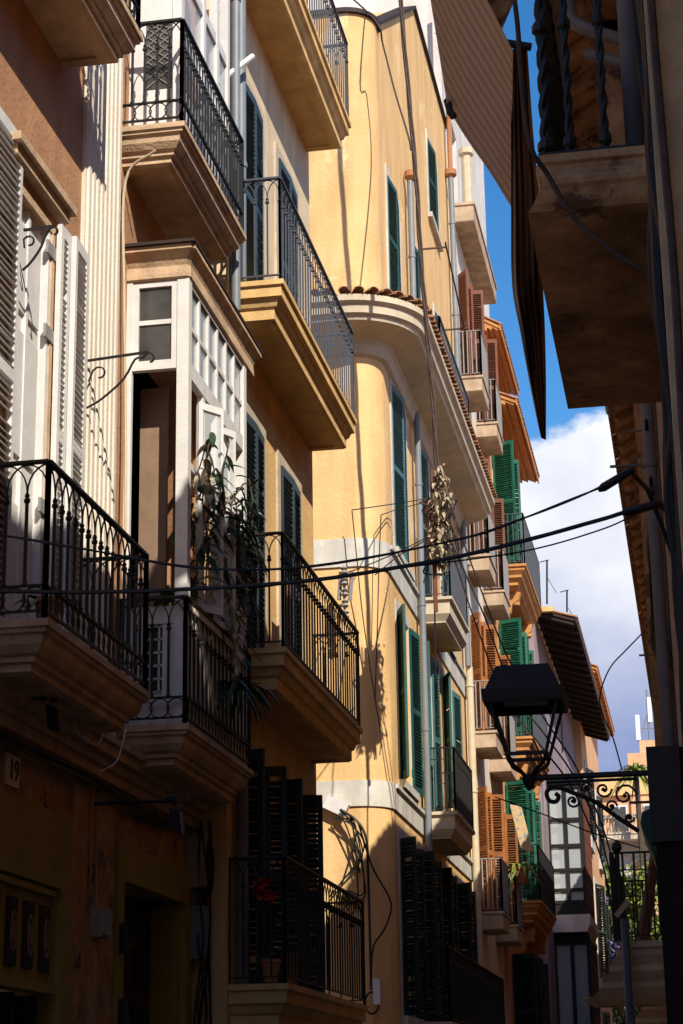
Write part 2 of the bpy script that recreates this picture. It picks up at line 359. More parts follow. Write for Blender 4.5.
def railing(parent, path, z0, h, m='iron', sp=.125, style='arch', r=.009, name='railing'):
    """iron railing along plan path [(x,y),...]"""
    mb = MB(); Z = Vector((0, 0, 1))
    for (ax, ay), (bx_, by) in zip(path, path[1:]):
        A = Vector((ax, ay, 0)); B = Vector((bx_, by, 0)); L = (B-A).length; u = (B-A)/L; n = Vector((-u.y, u.x, 0))
        def bar(p, q, w, t): mb.obox(p-n*(w/2), q-p, n*w, Z*t)
        bar(A+Z*(z0+h-.02), B+Z*(z0+h-.02), .04, .02)
        bar(A+Z*(z0+.05), B+Z*(z0+.05), .026, .012)
        k = max(2, round(L/sp)); s = L/k
        low = z0+.05
        if style in ('ring', 'mesh'):
            low = z0+.21; bar(A+Z*low, B+Z*low, .026, .012)
        top = z0+h-.02
        if style in ('arch', 'ring'): top = z0+h-.21
        for i in range(k+1):
            p = A+u*(s*i); rr = r*(1.7 if i in (0, k) else 1)
            zt = z0+h-.02 if i in (0, k) or style == 'plain' else top
            zb = low if i not in (0, k) else z0
            mb.obox(p-u*rr-n*rr+Z*zb, u*2*rr, n*2*rr, Z*(zt-zb))
            if style in ('arch', 'ring'):
                mb.lathe(p+Z*(top-.07), [(.006, 0), (.021, .012), (.021, .03), (.012, .04), (.018, .055), (.006, .07)], 6)
                if style == 'ring': mb.lathe(p+Z*(low+.0), [(.006, 0), (.02, .012), (.016, .03), (.006, .05)], 6)
                for sgn in (-1, 1):
                    e_ = i+sgn
                    if e_ < 0 or e_ > k: continue
                    pts = [p+u*(s*sgn*(1-math.cos(a)))+Z*(top+.185*math.sin(a)) for a in [math.pi/2*j/6 for j in range(7)]]
                    mb.tube(pts, .0065, 4)
        if style in ('ring', 'mesh'):
            rd = (low-z0-.05)/2-.004
            c = max(1, int(L/(rd*1.45)))
            for i in range(c):
                ce = A+u*(L*(i+.5)/c)+Z*(z0+.056+rd)
                mb.tube([ce+u*(rd*math.cos(a))+Z*(rd*math.sin(a)) for a in [2*math.pi*j/12 for j in range(12)]], .0065, 4, True)
        if style == 'mid': bar(A+Z*(z0+h-.2), B+Z*(z0+h-.2), .02, .012)
    return mb.build(name, m, parent)
def rail3(parent, Xw, Xo, y0, y1, z0, h, **k):
    i = .035; return railing(parent, [(Xw, y0+i), (Xo-i, y0+i), (Xo-i, y1-i), (Xw, y1-i)], z0, h, **k)
def pipe(parent, x, y, z0, z1, r, m, name='downpipe', rings=True):
    mb = MB(); mb.tube([(x, y, z0), (x, y, z1)], r, 12)
    if rings:
        z = z0+1.2
        while z < z1: mb.tube([(x, y, z), (x, y, z+.05)], r*1.18, 12); mb.box(x-.25, x, y-.008, y+.008, z+.015, z+.03); z += 2.1
    return mb.build(name, m, parent, smooth=True)
def sag(a, b, s, n=24, jit=0):
    a, b = Vector(a), Vector(b); o = []
    for i in range(n+1):
        t = i/n; p = a.lerp(b, t); p.z -= s*4*t*(1-t)
        if jit: p += Vector((random.uniform(-1, 1), random.uniform(-1, 1), random.uniform(-1, 1)))*jit
        o.append(p)
    return o
def spline(pts, n=6):
    pts = [Vector(p) for p in pts]; o = []
    P = [pts[0]*2-pts[1]]+pts+[pts[-1]*2-pts[-2]]
    for i in range(1, len(P)-2):
        for j in range(n):
            t = j/n; a, b, c, d = P[i-1], P[i], P[i+1], P[i+2]
            o.append(.5*((2*b)+(c-a)*t+(2*a-5*b+4*c-d)*t*t+(3*b-a-3*c+d)*t**3))
    o.append(pts[-1]); return o
def tiles(mb, p0, p1, outd, n_r, length=.45, r=.085, pitch=.25):
    """row(s) of curved barrel tiles along the eave p0->p1, running inward-up opposite to outd"""
    p0, p1 = Vector(p0), Vector(p1); L = (p1-p0).length; u = (p1-p0)/L; k = int(L/.19); inn = -Vector(outd).normalized()
    for i in range(k):
        c = p0+u*((i+.5)*L/k)
        for row in range(n_r):
            a = c+inn*(row*length*.85)+Vector((0, 0, row*length*.85*pitch+.02)); b = a+inn*length+Vector((0, 0, length*pitch-.02))
            j = random.uniform(-.012, .012); pr = []
            for e_, q in ((0, a), (1, b)):
                for t_ in range(7):
                    an = math.pi*t_/6; rr = r*(1-.12*e_)
                    pr.append(q+u*(rr*math.cos(an)+j)+Vector((0, 0, rr*.75*math.sin(an))))
                for t_ in range(6, -1, -1):
                    an = math.pi*t_/6; rr = (r-.018)*(1-.12*e_)
                    pr.append(q+u*(rr*math.cos(an)+j)+Vector((0, 0, rr*.75*math.sin(an))))
            b0 = len(mb.v); mb.v += [tuple(v) for v in pr]; n = 14
            for q_ in range(n): mb.f.append((b0+q_, b0+(q_+1) % n, b0+n+(q_+1) % n, b0+n+q_))
            for q_ in range(6): mb.f.append((b0+q_, b0+q_+1, b0+12-q_, b0+13-q_)); mb.f.append((b0+n+q_, b0+n+13-q_, b0+n+12-q_, b0+n+q_+1))

# ================================================================= THE SETTING
g = MB(); g.quad((-400, -100, -.02), (400, -100, -.02), (400, 900, -.02), (-400, 900, -.02)); tag(g.build('ground', 'asphalt'), kind='structure')
g = MB(); g.quad((-4.3, -40, -.016), (.6, -40, -.016), (.6, 90, -.016), (-4.3, 90, -.016)); tag(g.build('street', 'asphalt'), kind='structure')

# ================================================================= BUILDING 1 : pink brown house with the bay windows
F1 = -4.32; O1 = -3.75
b1 = empty('town_house', (F1, 13, 0), 'pink brown town house nearest on the left, with fluted pilaster and white timber bay window', 'house')
door1 = (11.74, 12.5, 4.5, 7.75)
shop = (11.2, 13.02, .2, 3.08); entry = (14.52, 16.35, .1, 3.30)
upbay = (14.6, 16.3, 9.5, 12.2); lowbay = (14.6, 16.4, 5.4, 8.0); upd = (11.2, 12.1, 9.45, 11.6)
m = MB(); wall_x(m, F1, 6, 16.7, 4.15, 14.5, [door1, upbay, lowbay, upd], .25); shell(m, F1, -12, 6, 16.7, 4.15, 14.5)
m.build('upper_wall', 'b1wall', b1)
m = MB(); wall_x(m, F1, 6, 16.7, 0, 4.15, [shop, entry], .3); m.quad((-12, 6, 0), (F1, 6, 0), (F1, 6, 4.15), (-12, 6, 4.15))
m.build('lower_wall', 'stonewall', b1)
# olive frames of shop and entry
for nm, h, w, top in (('shop_or_shade_front', shop, .2, .5), ('entrance', entry, .17, .28)):
    a, b, c, d = h; m = MB()
    m.box(F1, F1+.05, a-w, a, c, d+top); m.box(F1, F1+.05, b, b+w, c, d+top); m.box(F1, F1+.05, a, b, d, d+top)
    m.box(F1-.25, F1, a, a+.06, c, d-.02); m.box(F1-.25, F1, b-.06, b, c, d-.02)
    fr = m.build(nm, 'olive', b1)
    if nm == 'shop_or_shade_front':
        m = MB()
        m.box(F1-.1, F1+.03, a+.07, b-.07, 3.02, 3.06); m.box(F1-.1, F1+.035, a+.07, b-.07, 2.38, 2.44)
        m.box(F1-.12, F1-.02, a+.07, b-.07, 2.44, 3.02); m.build('transom_panel', 'olive', fr)
        for i in range(5):
            y = a+.22+i*.33; t = MB(); t.box(F1-.02, F1+.005, y, y+.17, 2.52, 2.95); tl = t.build('ornament_tile', 'darkwood', fr)
            t = MB(); cy = y+.085
            t.tube([(F1+.012, cy+.045*math.cos(q), 2.735+.13*math.sin(q)) for q in [2*math.pi*j/14 for j in range(14)]], .008, 4, True)
            t.tube([(F1+.012, cy+.02*math.cos(q), 2.735+.06*math.sin(q)) for q in [2*math.pi*j/10 for j in range(10)]], .008, 4, True); t.build('relief', 'brownpanel', tl)
        m = MB()
        for y in (a+.1, a+.62, b-.62, b-.16): m.box(F1-.16, F1-.08, y, y+.07, .2, 2.37)
        m.box(F1-.16, F1-.08, a+.1, b-.1, 1.1, 1.2); m.build('door_frame', 'darkwood', fr)
        m = MB(); m.box(F1-.2, F1-.17, a+.05, b-.05, .2, 2.37); m.build('shop_window', 'glass', fr)
    else:
        m = MB(); m.box(F1-.28, F1-.24, a, b, c, d); 
        for k in range(3): m.box(F1-.24, F1-.22, a+.15+k*.55, a+.55+k*.55, .4, 2.9)
        dd = m.build('door', 'darkwood', fr); t = MB()
        t.lathe((F1-.2, 15.5, 1.1), [(.02, 0), (.03, .02), (.03, .1), (.02, .12)], 8); t.build('handle', 'iron', dd)
        m = MB(); 
        for z in (2.2, 2.75): m = MB(); m.box(F1+.05, F1+.1, a-.13, a-.07, z, z+.22); m.box(F1+.1, F1+.12, a-.16, a-.04, z+.04, z+.09); m.build('hinge', 'iron', fr)
# pilaster strips at street level
m = MB()
for y0, y1 in ((13.26, 13.62), (13.66, 14.28)): m.box(F1, F1+.035, y0, y1, 0, 3.95)
m.build('stone_pier', 'stonewall', b1)
# string course
m = MB(); x = F1
for d_, z0, z1 in ((.05, 3.98, 4.06), (.09, 4.06, 4.12), (.16, 4.12, 4.2), (.2, 4.2, 4.25)): m.box(x, x+d_, 6, 16.68, z0, z1)
m.build('string_course', 'slab1', b1)
# fluted pilaster
m = MB(); y0, y1 = 13.2, 14.12; m.box(F1, F1+.03, y0, y1, 4.25, 14.4)
for i in range(8):
    y = y0+.03+i*(y1-y0-.03)/8; m.prism([(F1+.03, y, 4.6), (F1+.03, y+.085, 4.6), (F1+.05, y+.07, 4.6), (F1+.05, y+.015, 4.6)], (0, 0, 9.8))
m.box(F1, F1+.07, y0-.03, y1+.03, 4.25, 4.6)
m.build('fluted_pilaster', 'cream', b1)
# the tall door with white leaves
a, b, c, d = door1; m = MB(); m.box(F1-.09, F1-.05, a, b, c, d); m.box(F1-.05, F1+.01, b-.05, b, c, d); m.box(F1-.05, F1+.01, a, a+.05, c, d)
for z in (4.65, 5.9, 6.95): m.box(F1-.05, F1-.03, a+.1, b-.1, z, z+.9 if z < 6.9 else 7.6)
m.box(F1-.05, F1-.02, (a+b)/2-.02, (a+b)/2+.02, c, d); dr = m.build('balcony_door', 'white', b1)
m = MB(); surround(m, F1, (a, b, c, d), .06, .02); m.box(F1, F1+.08, a-.2, b+.2, d+.16, d+.24); m.box(F1, F1+.12, a-.25, b+.25, d+.24, d+.3); m.build('door_surround', 'slab1', b1)
shutter(b1, (F1+.04, a-.02), (.0, -1), .6, c+.05, d+.35, 'white')
shutter(b1, (F1+.05, b+.06), (.02, 1), .20, c+.1, d+.1, 'white', slat=.05)
shutter(b1, (F1+.09, b+.28), (-.05, 1), .36, c+.1, d+.1, 'white', slat=.05)
m = MB()
for z in (5.6, 6.9, 7.55): m = MB(); m.box(F1+.01, F1+.03, b-.12, b+.1, z, z+.1); m.build('shutter_hinge', 'iron_l', b1)
window(b1, F1, upd, 'white')
# balconies
s1 = slab(b1, F1, O1, 11.02, 13.32, 4.48, PB1, 'slab1'); rail3(s1, F1, O1, 11.02, 13.32, 4.48, 1.02, style='ring', sp=.14)
s0 = slab(b1, F1, O1, 9.9, 12.88, 9.52, PB1, 'slab1'); rail3(s0, F1, O1, 9.9, 12.88, 9.52, 1.0, style='ring', sp=.12)
s2 = slab(b1, F1, O1, 14.12, 16.42, 9.46, PB1, 'slab1'); rail3(s2, F1, O1, 14.12, 16.42, 9.46, .98, m='iron', style='ring', sp=.10)
s3 = slab(b1, F1, O1, 14.38, 16.66, 4.46, PB1, 'slab1'); rail3(s3, F1, O1, 14.38, 16.66, 4.46, 1.02, style='ring', sp=.14)
m = MB(); m.box(F1, -3.6, 16.44, 16.66, 3.9, 4.1)
# lower bay window
bw = MB(); bx0, bx1, by0, by1 = F1, -3.79, 14.47, 16.58; p = .10
for (x_, y_) in ((bx1-p, by0), (bx1-p, by1-p)): bw.box(x_, x_+p, y_, y_+p, 4.47, 8.20)
bw.box(bx0, bx0+.05, by0, by0+.05, 4.47, 8.20)
bw.box(bx0+.05, bx1-p, by0+.01, by0+.07, 8.15, 8.20); bw.box(bx0+.05, bx1-p, by0+.01, by0+.07, 7.42, 7.5); bw.box(bx0+.05, bx1-p, by0+.02, by0+.06, 7.82, 7.86)
bw.box(bx0+.05, bx0+.1, by0+.01, by0+.07, 7.5, 8.15); bw.box(bx1-p-.05, bx1-p, by0+.01, by0+.07, 7.5, 8.15)
# street side: top lights, rail, posts
bw.box(bx1-.07, bx1-.01, by0+p, by1-p, 8.17, 8.20); bw.box(bx1-.07, bx1-.01, by0+p, by1-p, 7.36, 7.5); bw.box(bx1-.06, bx1-.02, by0+p, by1-p, 7.8, 7.84)
for i in range(1, 6): y = by0+p+(by1-by0-2*p)*i/6; bw.box(bx1-.06, bx1-.015, y-.022, y+.022, 7.5, 8.17)
for i in (1, 2, 3): y = by0+p+(by1-by0-2*p)*i/4; bw.box(bx1-.065, bx1-.015, y-.035, y+.035, 5.5, 7.36)
bw.box(bx1-.07, bx1-.01, by0+p, by1-p, 6.58, 6.64)
# dado panels
bw.box(bx0+.05, bx1-p, by0+.02, by0+.06, 4.47, 4.72); bw.box(bx0+.05, bx0+.17, by0+.02, by0+.06, 4.72, 5.28); bw.box(bx1-p-.1, bx1-p, by0+.02, by0+.06, 4.72, 5.28); bw.box(bx0+.05, bx1-p, by0+.01, by0+.07, 5.28, 5.42)
bw.box(bx1-.06, bx1-.02, by0+p, by1-p, 4.47, 5.4); bw.box(bx1-.1, bx1+.01, by0+p, by1-p, 5.4, 5.46)
bw.box(bx0, bx1-.02, by0+.06, by1-.06, 8.17, 8.199)
bay = bw.build('bay_window', 'white', b1)
bw = MB(); bw.box(bx0+.1, bx1-p-.05, by0+.035, by0+.045, 7.5, 8.15); bw.build('pane', 'glass', bay)
bw = MB(); bw.box(bx1-.045, bx1-.035, by0+p, by1-p, 7.5, 8.17); bw.build('pane', 'clear', bay)
bw = MB()
for i in range(5): y = bx0+.17+(.26)*i/4; bw.box(y-.008, y+.008, by0+.03, by0+.05, 4.72, 5.28)
for i in range(6): z = 4.74+i*.105; bw.box(bx0+.17, bx1-p-.1, by0+.03, by0+.05, z-.008, z+.008)
bw.build('lattice_light', 'white', bay)
bw = MB(); bw.box(bx0+.17, bx1-p-.1, by0+.07, by0+.09, 4.72, 5.28); bw.build('dark_pane', 'glass', bay)
# half open casements hanging in the street side
for (y_, w_, u_) in ((14.98, .5, (.55, .8)), (15.55, .5, (.45, .9)), (16.02, .48, (-.5, .85))):
    u = Vector((*u_, 0)).normalized(); n = Vector((-u.y, u.x, 0)); o = Vector((bx1-.04, y_, 5.5)); c_ = MB(); Z = Vector((0, 0, 1))
    for a_, b_, z_, h_ in ((0, .05, 0, 1.8), (w_-.05, w_, 0, 1.8), (.05, w_-.05, 0, .06), (.05, w_-.05, 1.74, .06), (.05, w_-.05, 1.05, .04)): c_.obox(o+u*a_*.55+Z*z_, u*(b_-a_)*.55, n*.035, Z*h_)
    cs = c_.build('casement', 'white', bay); c_ = MB(); c_.obox(o+u*.03+Z*.06+n*.015, u*(w_*.55-.05), n*.006, Z*1.68); c_.build('pane', 'clear', cs)
# curtain inside, brown
c_ = MB(); c_.box(bx0+.02, bx1-.28, 14.85, 14.9, 5.45, 7.4); c_.build('inner_panel', 'brownpanel', bay)
# cornice of the bay
rg = [(.0, 8.2), (.02, 8.215), (.02, 8.25), (.01, 8.32), (.04, 8.38), (.08, 8.42), (.10, 8.43), (.10, 8.47)]
bw = MB(); pr = None
for o_, z_ in rg:
    q = [(F1, by0-o_, z_), (bx1+o_*.7-.03, by0-o_, z_), (bx1+o_*.7, by0-o_+.03, z_), (bx1+o_*.7, by1+o_+.25, z_), (F1, by1+o_+.25, z_)]
    if pr:
        for k in range(4): bw.quad(pr[k], pr[k+1], q[k+1], q[k])
    pr = q
bw.quad(*pr); bw.quad((F1, by0, 8.203), (bx1, by0, 8.203), (bx1, by1+.25, 8.203), (F1, by1+.25, 8.203)); bw.build('bay_cornice', 'slab1', bay, smooth=False)
bw = MB(); bw.box(F1, bx1+.08, by0-.13, by1+.40, 8.473, 8.50); bw.build('lead_roof', 'darkwood', bay)
# upper glazed box
bw = MB(); x1 = -3.86; y0, y1 = 14.42, 16.2
for (x_, y_) in ((x1-.08, y0), (x1-.08, y1-.08), (x1-.08, 15.2), (x1-.08, 15.7)): bw.box(x_, x_+.08, y_, y_+.08, 9.47, 12.6)
bw.box(F1, x1-.08, y0+.01, y0+.05, 9.47, 9.95); bw.box(F1, x1-.08, y0+.01, y0+.05, 10.62, 12.6); bw.box(F1, F1+.14, y0+.01, y0+.05, 9.95, 10.62)
bw.box(x1-.05, x1-.01, y0+.08, y1-.08, 9.47, 10.0); bw.box(x1-.05, x1-.01, y0+.08, y1-.08, 11.1, 11.2)
ub = bw.build('upper_bay', 'white', b1)
bw = MB(); bw.box(F1+.14, x1-.08, y0+.02, y0+.04, 9.95, 10.62); bw.build('lattice_pane', 'glass', ub)
bw = MB()
for i in range(9):
    for sg in (1, -1):
        xx = F1+.14+i*.03-.05; a_ = Vector((max(F1+.15, xx), y0+.01, 9.96)); 
    z = 9.97+i*.08; bw.tube([(F1+.15, y0+.012, z), (x1-.09, y0+.012, min(10.61, z+.18))], .005, 4); bw.tube([(F1+.15, y0+.012, min(10.61, z+.18)), (x1-.09, y0+.012, z)], .005, 4)
bw.build('lattice', 'iron_l', ub)
bw = MB(); bw.box(x1-.04, x1-.03, y0+.08, y1-.08, 10.0, 11.1); bw.build('pane', 'clear', ub)
pipe(b1, F1+.42, 16.62, 8.8, 14.4, .045, 'zinc'); 
t = MB(); t.tube([onX(218, 83, -4.05), onX(253, 56, -3.75)], .03, 8); t.build('overflow_spout', 'white', b1, smooth=True)
# rope hanging down the pilaster edge
t = MB(); t.tube(spline([(-3.99, 14.1, 9.2), (-4.27, 14.2, 9.0), (-4.27, 14.22, 8.0), (-4.25, 14.25, 7.0), (-4.22, 14.2, 6.0), (-4.24, 14.24, 5.0)]), .012, 6); t.build('hanging_cord', 'creampipe', b1)

# wrought iron hooks on the wall
def scroll(mb, o, u, L, H):
    o, u = Vector(o), Vector(u).normalized(); Z = Vector((0, 0, 1))
    mb.tube([o, o+u*L], .012, 4)
    pts = [o-Z*H+u*0, o-Z*H*.85+u*L*.25, o-Z*H*.5+u*L*.6, o-Z*H*.12+u*L*.78]
    c = o+u*(L*1.02)-Z*H*.16
    pts += [c+(Z*math.sin(a)+u*-math.cos(a))*(H*.16*(1-i*.09)) for i, a in enumerate([.3+j*.6 for j in range(8)])]
    mb.tube(spline(pts, 3), .009, 4)
    c = o+u*(L*.2)-Z*H*.32
    mb.tube([o-Z*H*.45+u*.01]+[c+(Z*math.cos(a)+u*math.sin(a))*(H*.17*(1-i*.07)) for i, a in enumerate([-1+j*.55 for j in range(9)])], .008, 4)
hk = MB(); scroll(hk, (F1+.05, 13.3, 7.06), (1, -.15, 0), .5, .38)
hk2 = MB(); scroll(hk2, (F1+.05, 11.8, 7.45), (1, -.1, 0), .22, .3); tag(hk2.build('scroll_bracket', 'iron', loc=(F1, 11.8, 7.4)), 'small iron scroll bracket at the left edge beside the white louvred door', 'bracket')
tag(hk.build('scroll_bracket', 'iron', loc=(F1, 13.3, 7)), 'wrought iron scroll bracket fixed on the fluted pilaster beside the bay window', 'bracket')

# ================================================================= BUILDING 2 : ochre house with four balconies
F2 = -4.0; O2 = -3.47
b2 = empty('town_house', (F2, 18.7, 0), 'ochre house second on the left, with four long iron balconies stacked up', 'house')
H2 = []
for zt, zh in ((2.65, 4.75), (5.58, 8.05), (9.15, 11.6), (12.92, 15.2)):
    H2 += [(17.25, 18.15, zt+.02, zh), (18.98, 19.98, zt+.02, zh)]
m = MB(); wall_x(m, F2, 16.7, 20.87, 0, 8.8, H2[:4]); shell(m, F2, -12, 16.7, 20.87, 0, 8.8, top=False); m.build('lower_wall', 'ochre_low', b2)
m = MB(); wall_x(m, F2, 16.7, 20.87, 8.8, 17, H2[4:]); shell(m, F2, -12, 16.7, 20.87, 8.8, 17); m.build('upper_wall', 'creamyellow', b2)
m = MB()
for h in H2: m = MB(); surround(m, F2, h, .13, .025); m.build('window_surround', 'cream2', b2)
for h in H2: window(b2, F2, h, 'white', rows=4)
for i, (zt, zh) in enumerate(((2.65, 4.75), (5.58, 8.05), (9.15, 11.6), (12.92, 15.2))):
    s = slab(b2, F2, O2, 16.75, 20.85, zt, PB2, 'slab2')
    rail3(s, F2, O2, 16.75, 20.85, zt, 1.08, m='iron' if i < 2 else 'iron_b', style='arch', sp=.14, r=.0075)
    mt = ('dgreen', 'dgreen2', 'dgreen2', 'bluegrey')[i]
    if i == 0:
        for y, u in ((17.25, (1, -.25)), (18.15, (1, .3)), (18.98, (1, -.2)), (19.98, (1, .25))): shutter(b2, (F2+.02, y), u, .21, zt+.03, zh, 'dgreen')
    else:
        for q, y_, w_ in ((0, 17.27, .43), (1, 18.13, .43), (0, 19.0, .48), (1, 19.96, .48)):
            shutter(b2, (F2+.02, y_), (.05, 1 if not q else -1), w_, zt+.03, zh, mt)
pipe(b2, F2+.08, 16.95, 0, 4.6, .055, 'pvc'); pipe(b2, F2+.09, 16.85, 9.2, 17, .06, 'zinc')
# towels on the middle railing
t = MB(); t.box(F2+.2, F2+.23, 18.3, 18.55, 5.7, 6.6); tag(t.build('hanging_cloth', 'redbrown', loc=(F2+.2, 18.4, 5.6)), 'rust coloured cloth hanging behind the second balcony railing of the ochre house', 'cloth')

# ================================================================= BUILDING 3 : big yellow house with rounded corner
F3 = -4.3; YN = 28.0; RC = .5
b3 = empty('town_house', (F3, 32, 0), 'tall sunlit yellow house with rounded corner, tiled cornice and teal shutters beyond the gap', 'house')
W3 = [(29.25, 30.55, 14.3, 16.5, 'green'), (32.15, 33.1, 14.1, 16.6, 'green'), (35.2, 36.1, 14.1, 16.5, 'green'), (34.9, 36.3, 18.4, 20.1, 'green'),
      (29.15, 30.65, 9.98, 12.75, 'teal'), (32.35, 33.5, 9.9, 12.75, 'teal'), (35.0, 36.2, 9.9, 12.75, 'teal')]
W3b = [(29.2, 30.35, 6.35, 9.0), (32.1, 33.0, 6.25, 9.1), (34.7, 35.9, 6.7, 9.1)]
W3c = [(28.9, 30.0, 2.9, 5.45), (31.0, 32.1, 2.9, 5.5), (33.3, 34.3, 2.9, 5.5), (35.7, 36.9, 2.9, 5.5)]
def curve_wall(mb, off, z0, z1, zf=None):
    """near wall + rounded corner offset outward by off"""
    r = RC+off; cx, cy = F3-RC, YN+RC; pts = [(-12, YN-off)]
    pts += [(cx+r*math.sin(a), cy-r*math.cos(a)) for a in [math.pi/2*i/10 for i in range(11)]]
    for (xa, ya), (xb, yb) in zip(pts, pts[1:]): mb.quad((xa, ya, z0), (xb, yb, z0), (xb, yb, z1), (xa, ya, z1))
    return pts
TOP0, TOP1 = 18.85, 22.1
m = MB(); hs3 = [w[:4] for w in W3]+W3b+W3c
wall_x(m, F3, YN+RC, 38.4, 0, TOP0, [h for h in hs3 if h[3] < TOP0])
# upper wall with the parapet that steps up
def topz(y): return TOP0+(TOP1-TOP0)*max(0, (y-28.5)/4.9) if y < 33.4 else TOP1
ys = [28.5+i*.35 for i in range(15)]
for a, b in zip(ys, ys[1:]): m.quad((F3, a, TOP0), (F3, b, TOP0), (F3, b, topz(b)), (F3, a, topz(a)))
wall_x(m, F3, ys[-1], 38.4, TOP0, TOP1, [])
for a, b in zip(ys, ys[1:]): m.quad((F3, a, topz(a)), (F3, b, topz(b)), (-12, b, topz(b)), (-12, a, topz(a)))
m.quad((F3, ys[-1], TOP1), (F3, 38.4, TOP1), (-12, 38.4, TOP1), (-12, ys[-1], TOP1)); m.quad((F3, 38.4, 0), (-12, 38.4, 0), (-12, 38.4, TOP1), (F3, 38.4, TOP1))
pts = curve_wall(m, 0, 0, TOP0)
m.quad(*[(x_, y_, TOP0) for x_, y_ in pts], (F3, 28.5, TOP0), (-12, 28.5, TOP0))
m.v = [v if not (abs(v[2]-20.1) < .001 and abs(v[1]-34.9) < .001) else v for v in m.v]
wl = m.build('wall', 'ochre', b3)
m = MB()   # coping
for a, b in zip(ys+[38.4], (ys+[38.4])[1:]): m.obox((F3-.3, a, topz(a)), (.36, 0, 0), (0, b-a, topz(b)-topz(a)), (0, 0, .07))
p2 = curve_wall(MB(), .06, 0, 1); 
for (xa, ya), (xb, yb) in zip(p2, p2[1:]): m.prism([(xa, ya, TOP0), (xb, yb, TOP0), (xb-.2, yb+.3, TOP0), (xa, ya+.3, TOP0)], (0, 0, .08))
m.build('coping', 'darkwood', b3)
# white bands
m = MB()
for z0, z1 in ((9.42, 9.86), (5.82, 6.2)):
    p = curve_wall(m, .03, z0, z1); p2 = curve_wall(MB(), .0, z0, z1)
    for (a, b), (c, d) in zip(zip(p, p[1:]), zip(p2, p2[1:])):
        m.quad((*a, z1), (*b, z1), (*d, z1), (*c, z1)); m.quad((*a, z0), (*c, z0), (*d, z0), (*b, z0))
    m.box(F3-.02, F3+.03, YN+RC, 38.4, z0, z1)
    m.box(F3+.03, F3+.07, YN+RC, 38.4, z1-.06, z1)
m.build('white_band', 'fascia', b3)
# cornice with deep white soffit and tiles
m = MB(); prof = [(.0, 12.80), (.07, 12.84), (.11, 12.98), (.16, 13.04), (.58, 13.18), (.60, 13.24), (.66, 13.27), (.67, 13.40), (.74, 13.44), (.74, 13.54)]
pl = None
def cpts(off):
    r = RC+off; cx, cy = F3-RC, YN+RC; q = [(-12, YN-off)]
    q += [(cx+r*math.sin(a), cy-r*math.cos(a)) for a in [math.pi/2*i/14 for i in range(15)]]; q.append((F3+off, 38.4)); return q
for o_, z_ in prof:
    q = [(x_, y_, z_) for x_, y_ in cpts(o_)]
    if pl:
        for k in range(len(q)-1): m.quad(pl[k], pl[k+1], q[k+1], q[k])
    pl = q
q0 = [(x_, y_, 13.54) for x_, y_ in cpts(0)]
for k in range(len(q0)-1): m.quad(pl[k], pl[k+1], q0[k+1], q0[k])
m.quad((F3, 38.4, 12.98), (F3+.64, 38.4, 13.26), (F3+.74, 38.4, 13.54), (F3, 38.4, 13.54))
m.build('cornice', 'slab3', b3, smooth=True)
m = MB(); cx, cy = F3-RC, YN+RC
tiles(m, (F3+.80, 28.55, 13.56), (F3+.80, 38.4, 13.56), (1, 0, 0), 1, .8)
tiles(m, (-8, YN-.80, 13.56), (F3-RC-.05, YN-.80, 13.56), (0, -1, 0), 1, .8)
for i in range(9):
    a = math.pi/2*(i+.5)/9; o_ = Vector((math.sin(a), -math.cos(a), 0)); c_ = Vector((cx, cy, 13.56))+o_*(RC+.80); tt = Vector((math.cos(a), math.sin(a), 0))*.1
    tiles(m, c_-tt, c_+tt, o_, 1, .8, r=.09)
m.build('eave_tiles', 'tile', b3)
# windows of house 3
m = MB()
for w in W3: m = MB(); surround(m, F3, w[:4], .13, .02); m.box(F3, F3+.09, w[0]-.16, w[1]+.16, w[2]-.1, w[2]); m.build('window_surround', 'fascia', b3)
for h in W3b+W3c: m = MB(); surround(m, F3, h, .16, .02); m.box(F3, F3+.1, h[0]-.2, h[1]+.2, h[2]-.12, h[2]); m.build('window_surround', 'fascia', b3)
for w in W3:
    window(b3, F3, w[:4]); c_ = (w[0]+w[1])/2
    shutter(b3, (F3+.0, w[0]+.01), (.10, 1), c_-w[0]-.02, w[2], w[3], w[4]); shutter(b3, (F3+.0, w[1]-.01), (.10, -1), c_-w[0]-.02, w[2], w[3], w[4])
for i, h in enumerate(W3b):
    window(b3, F3, h, 'white'); w_ = (h[1]-h[0])*.5
    shutter(b3, (F3+.03, h[0]), (.35, -1), w_*.8, h[2], h[3], 'green'); shutter(b3, (F3+.03, h[1]), (.12, 1), w_, h[2], h[3], 'teal' if i else 'green')
for i, h in enumerate(W3c):
    window(b3, F3, h, 'white'); w_ = (h[1]-h[0])*.5
    shutter(b3, (F3+.03, h[0]), (1, -.8), w_*.55, h[2], h[3], 'dgreen'); shutter(b3, (F3+.03, h[1]), (.4, .9), w_*.6, h[2], h[3], 'dgreen')
for (y0, y1, z, st, mt) in ((31.7, 34.2, 9.84, 'arch', 'iron_b'), (31.45, 34.0, 6.2, 'mid', 'iron')):
    s = slab(b3, F3, -3.72, y0, y1, z, PB3, 'slab3'); rail3(s, F3, -3.72, y0, y1, z, 1.05, m=mt, style=st, sp=.12)
s = slab(b3, F3, -3.72, 29.9, 38.2, 2.85, PB3, 'slab3'); rail3(s, F3, -3.72, 29.9, 38.2, 2.85, 1.1, m='black', style='mid', sp=.1)
rr = railing(b3, [(F3, 31.0), (-3.7, 31.0), (-3.7, 35.2), (F3, 35.2)], 13.62, 1.0, m='iron_b', style='arch', sp=.15)
